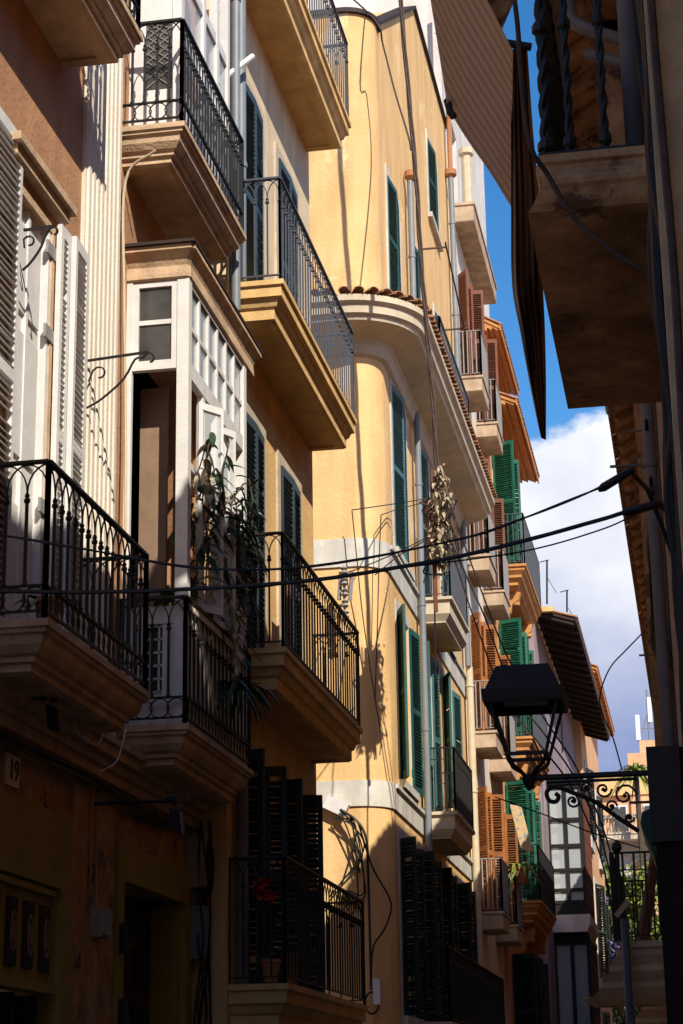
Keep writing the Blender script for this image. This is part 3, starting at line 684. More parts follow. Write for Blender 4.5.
pp = pipe(b3, F3+.12, 31.35, 0, 17.45, .055, 'zinc'); t = MB(); t.lathe((F3+.14, 31.35, 17.4), [(.07, 0), (.12, .05), (.12, .16), (.08, .18)], 12); t.build('clay_cap', 'terra', pp)
pp = pipe(b3, F3+.12, 37.95, 10, 20.75, .06, 'zinc'); t = MB(); t.lathe((F3+.12, 37.95, 20.7), [(.07, 0), (.13, .05), (.13, .17), (.08, .18)], 12); t.build('clay_cap', 'terra', pp)
pp = pipe(b3, F3+.12, 37.95, 20.9, 25.5, .05, 'terra'); pipe(b3, F3+.13, 38.05, 0, 10, .075, 'creampipe')
# TV aerial-like stay on the wall
t = MB(); t.tube([(F3, 33.2, 16.9), (F3+.5, 33.2, 16.9)], .02, 4); t.tube([(F3+.5, 33.2, 17.0), (F3+.62, 35.0, 15.9)], .02, 4); t.tube([(F3, 34.9, 15.95), (F3+.7, 34.9, 15.95)], .02, 4); t.build('wall_stay', 'brcable', b3)

# ================================================================= BUILDING 4 : cream house with orange shutters
F4 = -4.3
b4 = empty('town_house', (F4, 41.5, 0), 'cream house with orange brown shutters and two columns of small concrete balconies', 'house')
LV = (5.35, 8.98, 12.72, 16.72); W4 = []
for z in LV: W4 += [(39.75, 40.65, z+.02, z+2.5), (42.75, 43.65, z+.02, z+2.5)]
W4 += [(40.3, 41.2, 20.9, 23.3), (42.6, 43.6, 20.9, 23.3)]
m = MB(); wall_x(m, F4, 38.6, 44.2, 0, 20.3, W4[:8]); shell(m, F4, -12, 38.6, 44.2, 0, 20.3, near=True); m.build('wall', 'cream', b4)
m = MB(); wall_x(m, F4-.08, 38.6, 44.2, 20.3, 26.5, W4[8:]); shell(m, F4-.08, -9, 38.6, 44.2, 20.3, 26.5); m.build('penthouse_wall', 'whitewall', b4)
for w in W4: window(b4, F4 if w[3] < 20 else F4-.08, w, 'white')
for w in W4[:8]:
    mt = 'orangeP' if w[2] < 12 else 'redbrown'
    shutter(b4, (F4+.02, w[0]), (.6, -.8), .36, w[2], w[3], mt); shutter(b4, (F4+.02, w[1]), (1, .1), .44, w[2], w[3], mt); shutter(b4, (F4+.02, w[0]+.45), (1, .9), .3, w[2], w[3], mt)
for z in LV:
    for y0, y1 in ((39.45, 40.85), (42.5, 43.95)):
        s = slab(b4, F4, -3.80, y0, y1, z, PB4, 'slab4', panel=False); rail3(s, F4, -3.80, y0, y1, z, 1.05, m='iron_l', style='plain', sp=.09, r=.012)
s = slab(b4, F4, -3.82, 39.3, 44.15, 20.75, [(0, 0), (0, .06), (.03, .06), (.03, .42), (.04, .44)], 'slab4', panel=False, name='terrace_slab')
t = MB(); t.tube([(F4+.3, 39.6, 20.76), (F4+.3, 39.6, 22.0)], .11, 10); t.lathe((F4+.3, 39.6, 22.0), [(.11, 0), (.17, .05), (.17, .18), (.12, .2)], 10); t.build('vent_pipe', 'creampipe', b4)
# white-washed building rising behind house 3
b8 = empty('rear_building', (-8, 44, 0), 'white washed tower block with rough rubble side rising behind the yellow house', 'building')
m = MB(); m.box(-16, -4.75, 44.6, 52, 0, 33); m.build('white_wall', 'whitewall', b8)
m = MB(); m.box(-16, -4.6, 43.9, 44.6, 26.6, 29.2); m.build('rubble_wall', 'rubble', b8)

# ================================================================= BUILDING 5 : orange eaves, bright green shutters
F5 = -4.2
b5 = empty('town_house', (F5, 47, 0), 'orange house with bright green shutters, deep timber eaves and carved balcony brackets', 'house')
W5 = [(44.9, 46.1, 14.0, 17.0), (44.9, 46.1, 9.9, 12.6), (46.9, 48.1, 9.9, 12.6), (44.9, 46.1, 6.2, 8.8), (46.9, 48.1, 6.2, 8.8), (44.9, 46.1, 2.4, 4.9), (46.9, 48.1, 2.4, 4.9)]
m = MB(); wall_x(m, F5, 44.2, 50.5, 0, 18.2, W5); shell(m, F5, -12, 44.2, 50.5, 0, 18.2); wl = m.build('wall', 'peach', b5)
for w in W5:
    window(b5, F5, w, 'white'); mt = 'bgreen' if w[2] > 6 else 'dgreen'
    shutter(b5, (F5+.03, w[0]), (1, -.35), .55, w[2], w[3], mt); shutter(b5, (F5+.03, w[1]), (1, .35), .55, w[2], w[3], mt)
    shutter(b5, (F5+.03, w[0]+.5), (1, .15), .42, w[2], w[3], mt)
def eave(parent, Xw, Xo, y0, y1, z, mt='soffitwood', rise=.3, n=9, name='eave', ctiles=True, boards=False):
    mb = MB(); dx = Xo-Xw
    mb.prism([(Xw, y0, z+rise), (Xo, y0, z), (Xo, y0, z+.06), (Xw, y0, z+rise+.06)], (0, y1-y0, 0))
    if boards:
        for a_, b_, d_ in ((.0, .35, .22), (.35, .6, .13), (.6, .92, .06)):
            xa = Xw+dx*a_; xb = Xw+dx*b_; za = z+rise*(1-a_); zb = z+rise*(1-b_); mb.prism([(xa, y0+.03, za-d_), (xb, y0+.03, zb-d_), (xb, y0+.03, zb-.002), (xa, y0+.03, za-.002)], (0, y1-y0-.06, 0))
    for i in range(0 if boards else n):
        y = y0+.05+(y1-y0-.15)*i/(n-1)
        mb.prism([(Xw, y, z+rise-.10), (Xo-.06, y, z-.09), (Xo-.02, y, z-.02), (Xo-.02, y, z-.001), (Xw, y, z+rise-.001)], (0, .07, 0))
    mb.box(Xo, Xo+.03, y0-.02, y1+.02, z-.05, z+.1)
    e_ = mb.build(name, mt, parent)
    if ctiles:
        tb = MB(); tiles(tb, (Xo+.06, y0, z+.09), (Xo+.06, y1, z+.09), (1, 0, 0), 1, abs(dx)+.3, pitch=rise/abs(dx)); tb.build('eave_tiles', 'tile', e_)
    return e_
eave(b5, -4.2, -3.55, 44.9, 51.3, 18.0, n=12, boards=True)
m = MB(); m.box(-9, -4.45, 46.5, 51.2, 18.2, 20.8); m.build('attic_wall', 'peach', b5); eave(b5, -4.5, -4.0, 46.4, 51.4, 20.6, n=9, boards=True)
for (y0, y1, z) in ((44.5, 49.2, 13.85), (44.5, 49.2, 9.75), (44.6, 49.2, 6.05)):
    s = slab(b5, F5, -3.45, y0, y1, z, PB5, 'slab5'); rail3(s, F5, -3.45, y0, y1, z, 1.25, m='iron_b' if z > 9 else 'black', style='mid', sp=.11, r=.011)
    for y in (y0+.5, y1-.9):
        br = MB(); pts = [(F5, y, z-.56), (F5+.55, y, z-.56), (F5+.5, y, z-.75), (F5+.35, y, z-.85), (F5+.3, y, z-1.05), (F5+.15, y, z-1.15), (F5+.1, y, z-1.4), (F5, y, z-1.5)]
        br.prism(pts, (0, .22, 0)); br.lathe((F5+.42, y+.11, z-.9), [(.05, 0), (.1, .04), (.1, .12), (.04, .18)], 8); br.build('carved_bracket', 'slab5', s)

# ================================================================= BUILDING 6 : dark eaves, enclosed bay windows
b6 = empty('town_house', (-4.4, 55, 0), 'mauve house with deep dark timber eaves and stacked glazed enclosed balconies', 'house')
F6 = -3.85; W6 = [(52.1, 52.9, 9.0, 11.3), (60.6, 61.6, 11.2, 13.4)]
m = MB(); wall_x(m, F6, 51.4, 67.5, 0, 14.4, W6); shell(m, F6, -12, 51.4, 67.5, 0, 14.4); m.build('wall', 'mauve', b6)
for w in W6: window(b6, F6, w, 'redwood')
eave(b6, F6, -2.75, 51.8, 70.0, 14.15, mt='darkwood', rise=.35, n=20)
m = MB(); m.box(F6, -3.3, 51.6, 51.78, 14.42, 14.55); m.build('gable_board', 'slab2', b6)
for (z0, z1, y0) in ((6.5, 10.0, 53.4), (.5, 5.85, 53.6)):
    x1 = -2.95; y1 = y0+3.6; bb = MB(); n = 3; dx = (x1-F6)
    for i in (0, 1.55, n): x_ = F6+dx*i/n; bb.box(x_-.05, x_+.05, y0-.04, y0+.04, z0, z1)
    for z_ in (z0, z0+.3, z0+.62, z0+1.15, z0+1.8, z0+2.5, z1-.1): bb.box(F6, x1, y0-.045, y0+.045, z_, z_+.09)
    bb.box(F6, x1, y0-.02, y0+.02, z0, z0+.3)
    e_ = bb.build('enclosed_balcony', 'black', b6)
    c_ = MB(); c_.box(F6+.06, F6+.38, y0+.25, y0+.28, z0, z1); c_.build('blind', 'curtain' if z0 > 5 else 'mauve', e_)
    c_ = MB(); c_.box(F6, x1, y0+.01, y0+.018, z0+.3, z1); c_.build('pane', 'clear', e_)
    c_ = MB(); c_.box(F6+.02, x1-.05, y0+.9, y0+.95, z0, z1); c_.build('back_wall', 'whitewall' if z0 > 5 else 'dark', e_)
    s_ = MB()
    for j in range(8): y = y0+.04+(y1-y0)*j/7; s_.box(x1-.04, x1+.03, y-.05, y+.05, z0, z1)
    for j in range(9): z = z0+(z1-z0)*j/8; s_.box(x1-.03, x1+.02, y0, y1, z-.035, z+.035)
    s_.build('street_side_frame', 'redwood', e_)
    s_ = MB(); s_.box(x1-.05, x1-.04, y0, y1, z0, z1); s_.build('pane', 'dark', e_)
    s_ = MB(); s_.box(F6, x1+.05, y0-.1, y1+.1, z1, z1+.15); s_.build('balcony_roof', 'black', e_)
s_ = MB(); s_.prism([(F6, 53.2, 6.5), (-2.85, 53.2, 6.5), (-2.85, 53.2, 6.25), (-2.95, 53.2, 6.05), (F6, 53.2, 6.05)], (0, 3.9, 0)); s_.build('base_slab', 'whitewall', b6)

# ================================================================= BUILDING 7 : peach house at the end of the row
b7 = empty('town_house', (-3.6, 73, 0), 'peach house with timber eaves and dark shutters, last in the left row', 'house')
F7 = -3.6; W7 = [(68.9, 70.6, 10.6, 13.0), (71.0, 73.2, 5.9, 9.2), (75.5, 77, 10.6, 13.0), (75.5, 77, 6.2, 9.0), (71.5, 73.2, 2.0, 4.8)]
m = MB(); wall_x(m, F7, 67.5, 79.5, 0, 16.3, W7); shell(m, F7, -12, 67.5, 79.5, 0, 16.3); m.build('wall', 'peach', b7)
eave(b7, F7, -2.95, 67.4, 80.2, 16.15, n=16)
m = MB()
for h in W7: m = MB(); surround(m, F7, h, .22, .03); m.box(F7, F7+.12, h[0]-.2, h[1]+.2, h[2]-.4, h[2]); m.build('window_surround', 'fascia', b7)
for h in W7:
    window(b7, F7, h); w_ = (h[1]-h[0])/2
    shutter(b7, (F7+.03, h[0]), (.25, 1), w_, h[2], h[3], 'dgreen', slat=.09); shutter(b7, (F7+.03, h[1]), (.25, -1), w_, h[2], h[3], 'dgreen', slat=.09)

# ================================================================= FAR VILLA
vl = empty('villa', (-2.5, 96, 0), 'pale villa with balustraded terrace closing the far end of the street', 'villa')
m = MB(); m.box(-14, 8, 96, 106, 0, 14.0); m.build('wall', 'cream', vl)
m = MB(); m.box(-14, 8, 98.5, 106, 14, 16.4); m.box(-2.95, -1.7, 98.3, 98.5, 14, 16.4); m.build('upper_wall', 'peach', vl)
m = MB(); m.box(-14, 8, 98.2, 106.2, 16.4, 17.3); m.build('roof_band', 'ochre', vl)
m = MB(); m.box(-3.0, 2, 99, 104, 17.3, 18.6); m.box(-2.4, 1.2, 100, 103, 18.6, 19.4); m.build('roof_house', 'peach', vl)
for x in (-3.9, -2.35, -.9):
    m = MB(); m.box(x, x+.75, 98.22 if x < -2.5 or x > -1.6 else 98.2, 98.29, 14.5, 15.9); w = m.build('window', 'white', vl)
    m = MB(); m.box(x+.07, x+.34, 98.1, 98.19, 14.6, 15.8); m.box(x+.41, x+.68, 98.1, 98.19, 14.6, 15.8); m.build('pane', 'glass', w)
m = MB(); m.box(-3.0, -1.9, 95.9, 95.98, 8, 13.0); m.build('arched_recess', 'peach', vl)
m = MB(); m.box(-8, 2, 94.6, 96, 13.75, 14.0); m.box(-8, 2, 94.5, 94.9, 14.75, 14.9); m.box(-8, 2, 94.55, 94.85, 14.0, 14.08)
for i in range(48):
    x = -6.9+i*.16; m.lathe((x, 94.7, 14.08), [(.03, 0), (.055, .12), (.06, .2), (.03, .38), (.045, .5), (.045, .67)], 6)
m.build('balustrade', 'cream2', vl)
pts = [(-2.4+1.0*math.cos(a), 95.85, 12.0+1.0*math.sin(a)) for a in [math.pi*i/12 for i in range(13)]]
m = MB(); m.tube([(-1.4, 95.85, 9)]+pts+[(-3.4, 95.85, 9)], .12, 6); m.build('arch_moulding', 'fascia', vl)
m = MB(); m.box(-3.2, -1.9, 98.0, 98.15, 14.02, 16.2); 
an = empty('antenna_mast', (-1.9, 101, 19.4), 'cluster of white mobile phone antennas on the roof of the far villa', 'antenna')
for dx, h in ((-.55, 1.5), (.1, 2.4), (.45, 1.9), (1.15, 2.7)):
    m = MB(); m.box(-1.9+dx-.11, -1.9+dx+.11, 100.9, 101.1, 19.4+h-1.3, 19.4+h); m.build('panel_antenna', 'antenna', an)
m = MB(); m.tube([(-1.9, 101, 19.3), (-1.9, 101, 22.2)], .05, 6); m.tube([(-2.5, 101, 20.2), (-.7, 101, 20.2)], .03, 5); m.tube([(-2.5, 101, 19.4), (-1.9, 101, 21)], .03, 5); m.tube([(-.75, 101, 19.4), (-.75, 101, 21.8)], .03, 5); m.build('mast', 'zinc', an)
for (px, y0p, y1p, Y, lab) in ((547, 560, 604, 49.5, 'taller thin rooftop aerial above the dark eaves'), (567, 590, 612, 53, 'shorter thin rooftop aerial above the dark eaves')):
    a = onY(px, y0p, Y); b = onY(px, y1p, Y); m = MB(); m.tube([b, a], .025, 5); m.tube([a-Vector((.2, 0, .05)), a+Vector((.05, 0, .0))], .015, 4); m.tube([a+Vector((.0, 0, -.5)), a+Vector((.2, 0, -.9))], .01, 4)
    tag(m.build('roof_aerial', 'iron', loc=b), lab, 'aerial')

# ================================================================= RIGHT SIDE
r1 = empty('town_house', (1, 5, 0), 'warm brown plastered house end at the right edge of the picture, nearest on the right', 'house')
m = MB(); m.box(.02, 5, 5, 9.0, 2.5, 10.89); m.box(.6, 5, -40, 5, 0, 10.89); m.build('wall', 'rosew', r1)
m = MB(); m.box(.0, 5, 4.96, 9, 0, 2.5); m.build('shop_or_shade_front', 'nearblack', r1)  # added dark block painting the shade low on the end wall; no shop here
m = MB(); m.box(-.72, 5, -40, 9, 10.9, 11.05); m.build('eave', 'soffitwood', r1)
m = MB(); m.box(.0, .02, 9.0, 11.6, 0, 11.4)
# narrow ribs of plaster and pipe runs on the end wall
t = MB(); t.tube(spline([(.05, 4.97, 2.6), (.045, 4.97, 3.3), (.05, 4.97, 3.8), (.04, 4.97, 4.6), (.05, 4.97, 6)]), .012, 6); t.build('wall_cable', 'brcable', r1)
r2 = empty('town_house', (.0, 15, 0), 'shaded right hand row house under the long tiled eaves', 'house')
m = MB(); m.box(-.05, 5, 11.6, 80, 0, 10.7); m.box(.03, 5, 9, 11.6, 0, 10.7); m.build('wall', 'rosew', r2)
m = MB(); m.box(-.22, -.05, 11.7, 20, 0, 3.3); m.box(-.2, 0.2, 11.5, 11.6, 0, 3.6); m.build('shop_or_shade_front', 'nearblack', r2)  # made-up dark cladding; its colour carries the street-level shade, not a shop
m = MB(); m.prism([(-.05, 9, 11.3), (-.72, 9, 10.9), (-.72, 9, 10.96), (-.05, 9, 11.36)], (0, 71, 0))
for i in range(110):
    y = 9.1+i*.64; m.prism([(-.05, y, 11.17), (-.66, y, 10.81), (-.69, y, 10.91), (-.05, y, 11.29)], (0, .09, 0))
m.box(-.05, 5, 9, 80, 11.2, 11.35); ev = m.build('eave', 'stonewall', r2)
t = MB(); tiles(t, (-.80, 9, 10.98), (-.80, 80, 10.98), (-1, 0, 0), 1, .75, r=.09, pitch=.55); t.build('eave_tiles', 'tile', ev)
m = MB(); m.tube([(-.76, 9, 10.86), (-.76, 26, 10.86)], .05, 10); m.build('gutter', 'pvc', r2, smooth=True)
m = MB(); m.box(-.3, -.05, 18.5, 19.6, 4.6, 9.0); m.build('projecting_box', 'stonewall', r2)
pipe(r2, -.11, 11.75, 0, 10.7, .04, 'pvc'); pipe(r2, -.12, 17.2, 0, 10.7, .05, 'pvc'); pipe(r2, -.14, 24.5, 0, 10.7, .06, 'pvc')
# tangle of service cables pinned along the right facade
t = MB()
for k in range(9):
    x = -.10-random.uniform(0, .05); z = 4.9+random.uniform(-.3, .5)
    t.tube(spline([(x+.02, 11.5+k*.02, z+1.5*random.random()), (x, 12.6, z+.1), (x-.05, 14, z+random.uniform(-.2, .2)), (x, 17, z+.3), (x-.04, 21, z+.5), (x, 30, z+1)]), random.uniform(.008, .018), 5)
tag(t.build('facade_cables', 'cable', loc=(-.34, 11.6, 5)), 'tangle of black service cables pinned along the shaded right facade', 'cables')
t = MB()
for k in range(6):
    x = .02+random.uniform(-.025, .012); zz = 2.2; P_ = []
    while zz < 7: P_.append((x+random.uniform(-.02, .02), 5.4+k*.15+random.uniform(-.03, .03), zz)); zz += random.uniform(.3, .5)
    t.tube(spline(P_, 4), random.uniform(.008, .02), 6)
tag(t.build('vertical_cables', 'cable', loc=(0, 5.5, 2.2)), 'bundle of dark vertical cables climbing the corner beside the right balcony', 'cables')
# splice boxes where the street cables land
for (x, y, z, a, lab) in ((-.27, 10.02, 4.79, .5, 'upper black cable splice sleeve beside the right wall'), (-.14, 10.02, 4.62, .2, 'lower black cable splice sleeve beside the right wall')):
    u = Vector((math.cos(a), 0, math.sin(a))); m = MB(); m.tube([Vector((x, y, z))-u*.12, Vector((x, y, z))-u*.09, Vector((x, y, z))+u*.07, Vector((x, y, z))+u*.1], [.012, .024, .022, .012], 8)
    m.tube([Vector((x, y, z))+u*.08, Vector((x+.15, y+.3, z+.02)), Vector((.02, y+.5, z-.4))], .014, 6)
    tag(m.build('cable_splice', 'cable', loc=(x, y, z), smooth=True), lab, 'cable joint')

# near balcony on the right
nb = slab(r1, .03, -.380, 6.35, 8.55, 4.85, [(0, 0), (0, .03), (.014, .038), (.016, .06), (.008, .078), (-.006, .09), (-.01, .105), (-.006, .122), (.008, .135), (.016, .15), (.03, .175), (.055, .195)], 'slabR', panel=False)
mb = MB(); Z = Vector((0, 0, 1))
def twist(mb, x, y, z0, z1, r):
    n = int((z1-z0)/.035); 
    for s_ in (0, 1): mb.tube([(x+r*.45*math.cos(i*1.1+s_*math.pi), y+r*.45*math.sin(i*1.1+s_*math.pi), z0+(z1-z0)*i/n) for i in range(n+1)], r*.62, 5)
    for zz in (z0+.02, z0+.55*(z1-z0)+.0, z1-.05): mb.lathe((x, y, zz), [(r*.8, 0), (r*1.4, .012), (r*1.4, .04), (r*.8, .06)], 8)
xs = [-.27, -.145]; y0 = 6.4
for x in xs: twist(mb, x, y0, 4.87, 5.78, .017)
ny = 17
for i in range(ny): twist(mb, -.355, y0+.02+i*.138, 4.87, 5.78, .015 if i else .024)
mb.box(-.385, .03, y0-.02, y0+.02, 4.855, 4.875); mb.box(-.38, -.34, y0, 8.7, 4.855, 4.875)
mb.box(-.385, .03, y0-.025, y0+.025, 5.78, 5.81); mb.box(-.385, -.335, y0, 8.7, 5.78, 5.81); mb.build('railing', 'iron', nb)
pipe(r1, -.045, 7.4, 4.86, 12, .042, 'pvc', rings=False); pipe(r1, .0, 7.5, 4.86, 12, .018, 'creampipe', rings=False)
t = MB(); t.tube(spline([(-.315, 9.3, 9.5), (-.31, 9.2, 8.2), (-.33, 9.1, 7.35), (-.345, 9.05, 7.05), (-.30, 9.0, 6.92), (-.08, 8.9, 6.75)]), .035, 10); t.tube([(-.27, 9.0, 6.75), (-.08, 8.9, 6.62)], .03, 10); t.build('bent_waste_pipe', 'pvc', r1, smooth=True)
# timber and plaster of the storey above
m = MB(); m.box(-.26, .03, 8.0, 10.6, 7.05, 7.2); m.box(-.2, .03, 9.2, 9.3, 6.2, 8.2); 
for i in range(4): m.box(-.24, .03, 8.2+i*.5, 8.28+i*.5, 6.98, 7.05)
m.build('upper_floor_beams', 'stonewall', r1)
t = MB(); t.tube(spline([onY(508, -40, 6.2), onY(517, 20, 6.2), onY(524, 110, 6.25), onY(532, 150, 6.25), onY(548, 175, 6.3), onY(572, 215, 6.32), onY(610, 250, 6.32), onY(650, 275, 6.33)]), .009, 6)
tag(t.build('loose_cord', 'brcable', loc=onY(532, 150, 6.25)), 'thin tan cord looping down past the stained right balcony', 'cord')

# awnings
def sheet(name, A, B, C, D, nu, nv, f, m, th=.004, label='', cat='awning'):
    A, B, C, D = map(Vector, (A, B, C, D)); mb = MB(); mb.uv = []; nrm = (B-A).cross(D-A).normalized()
    for side in (0, 1):
        for i in range(nu+1):
            for j in range(nv+1):
                u, v = i/nu, j/nv; p = (A*(1-u)+B*u)*(1-v)+(D*(1-u)+C*u)*v+nrm*(f(u, v)+side*th)
                mb.v.append(tuple(p)); mb.uv.append((u, v))
    k = (nu+1)*(nv+1)
    for i in range(nu):
        for j in range(nv):
            a = i*(nv+1)+j; q = (a, a+nv+1, a+nv+2, a+1); mb.f.append(q); mb.f.append(tuple(k+x for x in q[::-1]))
    ed = [i*(nv+1) for i in range(nu+1)]+[nu*(nv+1)+j for j in range(1, nv+1)]+[i*(nv+1)+nv for i in range(nu-1, -1, -1)]+[j for j in range(nv-1, 0, -1)]
    for a, b in zip(ed, ed[1:]+ed[:1]): mb.f.append((a, b, b+k, a+k))
    o = mb.build(name, m, loc=A, smooth=True); return tag(o, label, cat)
sheet('awning', onY(404, -163, 7.4), onY(447, 108, 8.2), onY(512, 207, 8.7), onY(512, 51, 8.4), 30, 30, lambda u, v: .004*math.sin(v*9+u*2)-.03*math.sin(math.pi*u)*math.sin(math.pi*v), 'canvas', label='beige striped canvas awning stretched high over the street')
sheet('awning', onY(455, -60, 8.9), onY(500, 32, 9.3), onY(501, 31, 9.3), onY(540, -60, 9.0), 8, 8, lambda u, v: .01*math.sin(v*9), 'canvas_d', label='small dark corner of awning cloth at the top edge beside the striped awning')
# folded hanging canvas
mb = MB(); outl = [(511, 50), (513, 285), (522, 335), (532, 395), (541, 438), (545, 441), (545, 330), (543, 300), (539, 215), (541, 160), (534, 150), (527, 43)]
pl = onY(511, 50, 8.5)
L = [(511, 50), (511, 130), (511, 210), (512, 285), (520, 330), (529, 380), (537, 420), (541, 438)]; Rr = [(527, 43), (533, 130), (540, 205), (543, 285), (545, 330), (546, 380), (546, 420), (546, 440)]
mb.uv = []; nv = 14; rows = []
for k_, (a, b) in enumerate(zip(spline([(*p, 0) for p in L], 4), spline([(*p, 0) for p in Rr], 4))):
    for s_ in (0, 1):
        for j in range(nv+1):
            v = j/nv; w = a.lerp(b, v); zig = .05*math.sin(j*2.4+k_*.05)
            p = onY(w.x, w.y, 8.5+.35*v+zig+s_*.02); mb.v.append(tuple(p)); mb.uv.append((k_*.02, v*1.2))
nk = len(mb.v)//(2*(nv+1)); st = 2*(nv+1)
for k_ in range(nk-1):
    for j in range(nv):
        a = k_*st+j; mb.f.append((a, a+1, a+st+1, a+st)); a += nv+1; mb.f.append((a, a+st, a+st+1, a+1))
    for a in (k_*st, k_*st+nv): mb.f.append((a, a+nv+1, a+nv+1+st, a+st))
tag(mb.build('awning', 'canvas_d', loc=pl, smooth=True), 'dark weathered canvas hanging in a long folded point left of the right balcony', 'awning')
m = MB(); m.tube([onY(505, 43, 8.5), onY(531, 47, 8.5)], .02, 8); t = MB(); t.tube([onY(447, 100, 8.2), onY(450, 112, 8.2), onY(454, 117, 8.2)], .018, 8); tag(t.build('pulley', 'iron', loc=onY(449, 103, 8.2)), 'small dark pulley at the lower left corner of the striped awning', 'pulley'); tag(m.build('awning_rod', 'iron', loc=onY(505, 43, 8.5)), 'short iron rod holding up the folded canvas', 'rod')
# mesh screen on the outer side of the near balcony
m = MB(); 
for i in range(40): z = 4.9+i*.022; m.box(-.352, -.346, 6.55, 8.6, z, z+.017)
m.build('reed_screen', 'nearblack', nb)

# far balcony on the right
fb = slab(r2, -.05, -.86, 21.5, 24.4, 3.28, PB5, 'cream2'); rail3(fb, -.05, -.86, 21.5, 24.4, 3.28, .95, m='iron', style='mid', sp=.12, r=.012)
m = MB(); m.tube([(-.83, 21.53, 3.3), (-.83, 21.53, 4.22)], .025, 6); m.lathe((-.83, 21.53, 4.2), [(.015, 0), (.03, .02), (.06, .07), (.05, .12), (.01, .15)], 10); m.build('ball_finial', 'iron', fb)
slab(r2, -.05, -.75, 25.5, 28, 2.9, PB5, 'cream2')
m = MB(); m.tube([(-.42, 21.9, 4.3), (-.62, 22.1, 3.35)], [.05, .08], 8); tag(m.build('rolled_blind', 'redbrown', loc=(-.5, 22, 3.3)), 'rolled brown reed blind leaning on the low right balcony', 'blind')
m = MB(); m.obox(onY(618, 918, 21.3), (.14, 0, .16), (0, .04, 0), (-.04, 0, .04)); tag(m.build('shutter_slat', 'cream2', loc=onY(618, 918, 21.3)), 'small pale board tied to the corner of the low right balcony', 'board')
m = MB(); a = onY(642, 812, 17); m.prism([a, a+Vector((.25, 0, .1)), a+Vector((.25, 0, -.35)), a+Vector((.08, 0, -.38)), a+Vector((-.02, 0, -.1))], (0, 1.2, 0)); tag(m.build('awning', 'green', loc=a), 'small dark green awning over a window above the low right balcony', 'awning')
m = MB(); m.tube([(-.78, 21.3, 0), (-.78, 21.3, 3.5)], .042, 10); tag(m.build('pole', 'bluegrey', loc=(-.78, 21.3, 0)), 'slate blue pole standing under the low right balcony', 'pole')

# ================================================================= STREET LAMP
LX, LY = -.93, 11.5
lm = empty('street_lamp', (-.3, LY, 3.46), 'black iron wall lantern on a scrolled bracket reaching out from the right', 'street lamp')
def frustum(mb, z0, w0, z1, w1, th=None):
    a = [(LX-w0, LY-w0, z0), (LX+w0, LY-w0, z0), (LX+w0, LY+w0, z0), (LX-w0, LY+w0, z0)]; b = [(LX-w1, LY-w1, z1), (LX+w1, LY-w1, z1), (LX+w1, LY+w1, z1), (LX-w1, LY+w1, z1)]
    for k in range(4): mb.quad(a[k], a[(k+1) % 4], b[(k+1) % 4], b[k])
    return a, b
m = MB(); a, b = frustum(m, 3.945, .225, 4.105, .155); m.quad(*b); a2, b2 = frustum(m, 3.94, .24, 3.955, .24); m.quad(*b2)
frustum(m, 3.885, .234, 3.94, .24); frustum(m, 3.885, .215, 3.935, .215); m.quad((LX-.215, LY-.215, 3.935), (LX+.215, LY-.215, 3.935), (LX+.215, LY+.215, 3.935), (LX-.215, LY+.215, 3.935))
for q in ((-.232, -.215), (.215, .232)): m.box(LX+q[0], LX+q[1], LY-.232, LY+.232, 3.875, 3.882); m.box(LX-.215, LX+.215, LY+q[0], LY+q[1], 3.875, 3.882)
m.build('lantern_hood', 'black', lm)
m = MB(); m.box(LX-.13, LX+.13, LY-.07, LY+.07, 3.90, 3.945); m.build('lamp_unit', 'zinc', lm)
m = MB()
for sx in (-1, 1):
    for sy in (-1, 1):
        m.tube([(LX+sx*.2, LY+sy*.2, 3.89), (LX+sx*.115, LY+sy*.115, 3.585)], .013, 4)
        m.tube(spline([(LX+sx*.115, LY+sy*.115, 3.585), (LX+sx*.10, LY+sy*.10, 3.54), (LX+sx*.05, LY+sy*.05, 3.5), (LX+sx*.015, LY+sy*.015, 3.46)]), .012, 5)
for s_ in (-1, 1): m.box(LX-.12, LX+.12, LY+s_*.115-.012, LY+s_*.115+.012, 3.575, 3.595); m.box(LX+s_*.115-.012, LX+s_*.115+.012, LY-.12, LY+.12, 3.575, 3.595)
m.build('lantern_cage', 'iron', lm)
m = MB(); m.lathe((LX, LY, 3.38), [(.005, 0), (.02, .015), (.035, .05), (.045, .08), (.02, .1)], 10); m.build('finial', 'iron', lm, smooth=True)
m = MB(); m.tube([(LX, LY, 3.455), (-.05, LY, 3.455)], .018, 8); m.tube([(LX+.1, LY, 3.425), (-.3, LY, 3.425)], .01, 5); m.box(-.24, -.05, LY-.05, LY+.12, 3.05, 3.6)
m.tube(spline([(-.31, LY, 3.12), (-.42, LY, 3.2), (-.55, LY, 3.30), (-.68, LY, 3.36), (-.78, LY, 3.40), (-.83, LY, 3.37), (-.82, LY, 3.32), (-.78, LY, 3.31), (-.76, LY, 3.34), (-.78, LY, 3.36)]), .014, 5)
for (cx_, cz_, r_, dr) in ((-.38, 3.33, .07, 1), (-.50, 3.37, .05, -1), (-.60, 3.385, .035, 1), (-.68, 3.31, .04, -1), (-.46, 3.27, .035, 1), (-.36, 3.2, .03, -1)):
    m.tube([(cx_+r_*(1-i*.055)*math.cos(dr*i*.55), LY, cz_+r_*(1-i*.055)*math.sin(dr*i*.55)) for i in range(15)], .009, 4)
    m.lathe((cx_, LY, cz_-.012), [(.004, 0), (.016, .01), (.004, .024)], 6)
m.build('scroll_bracket', 'iron', lm)

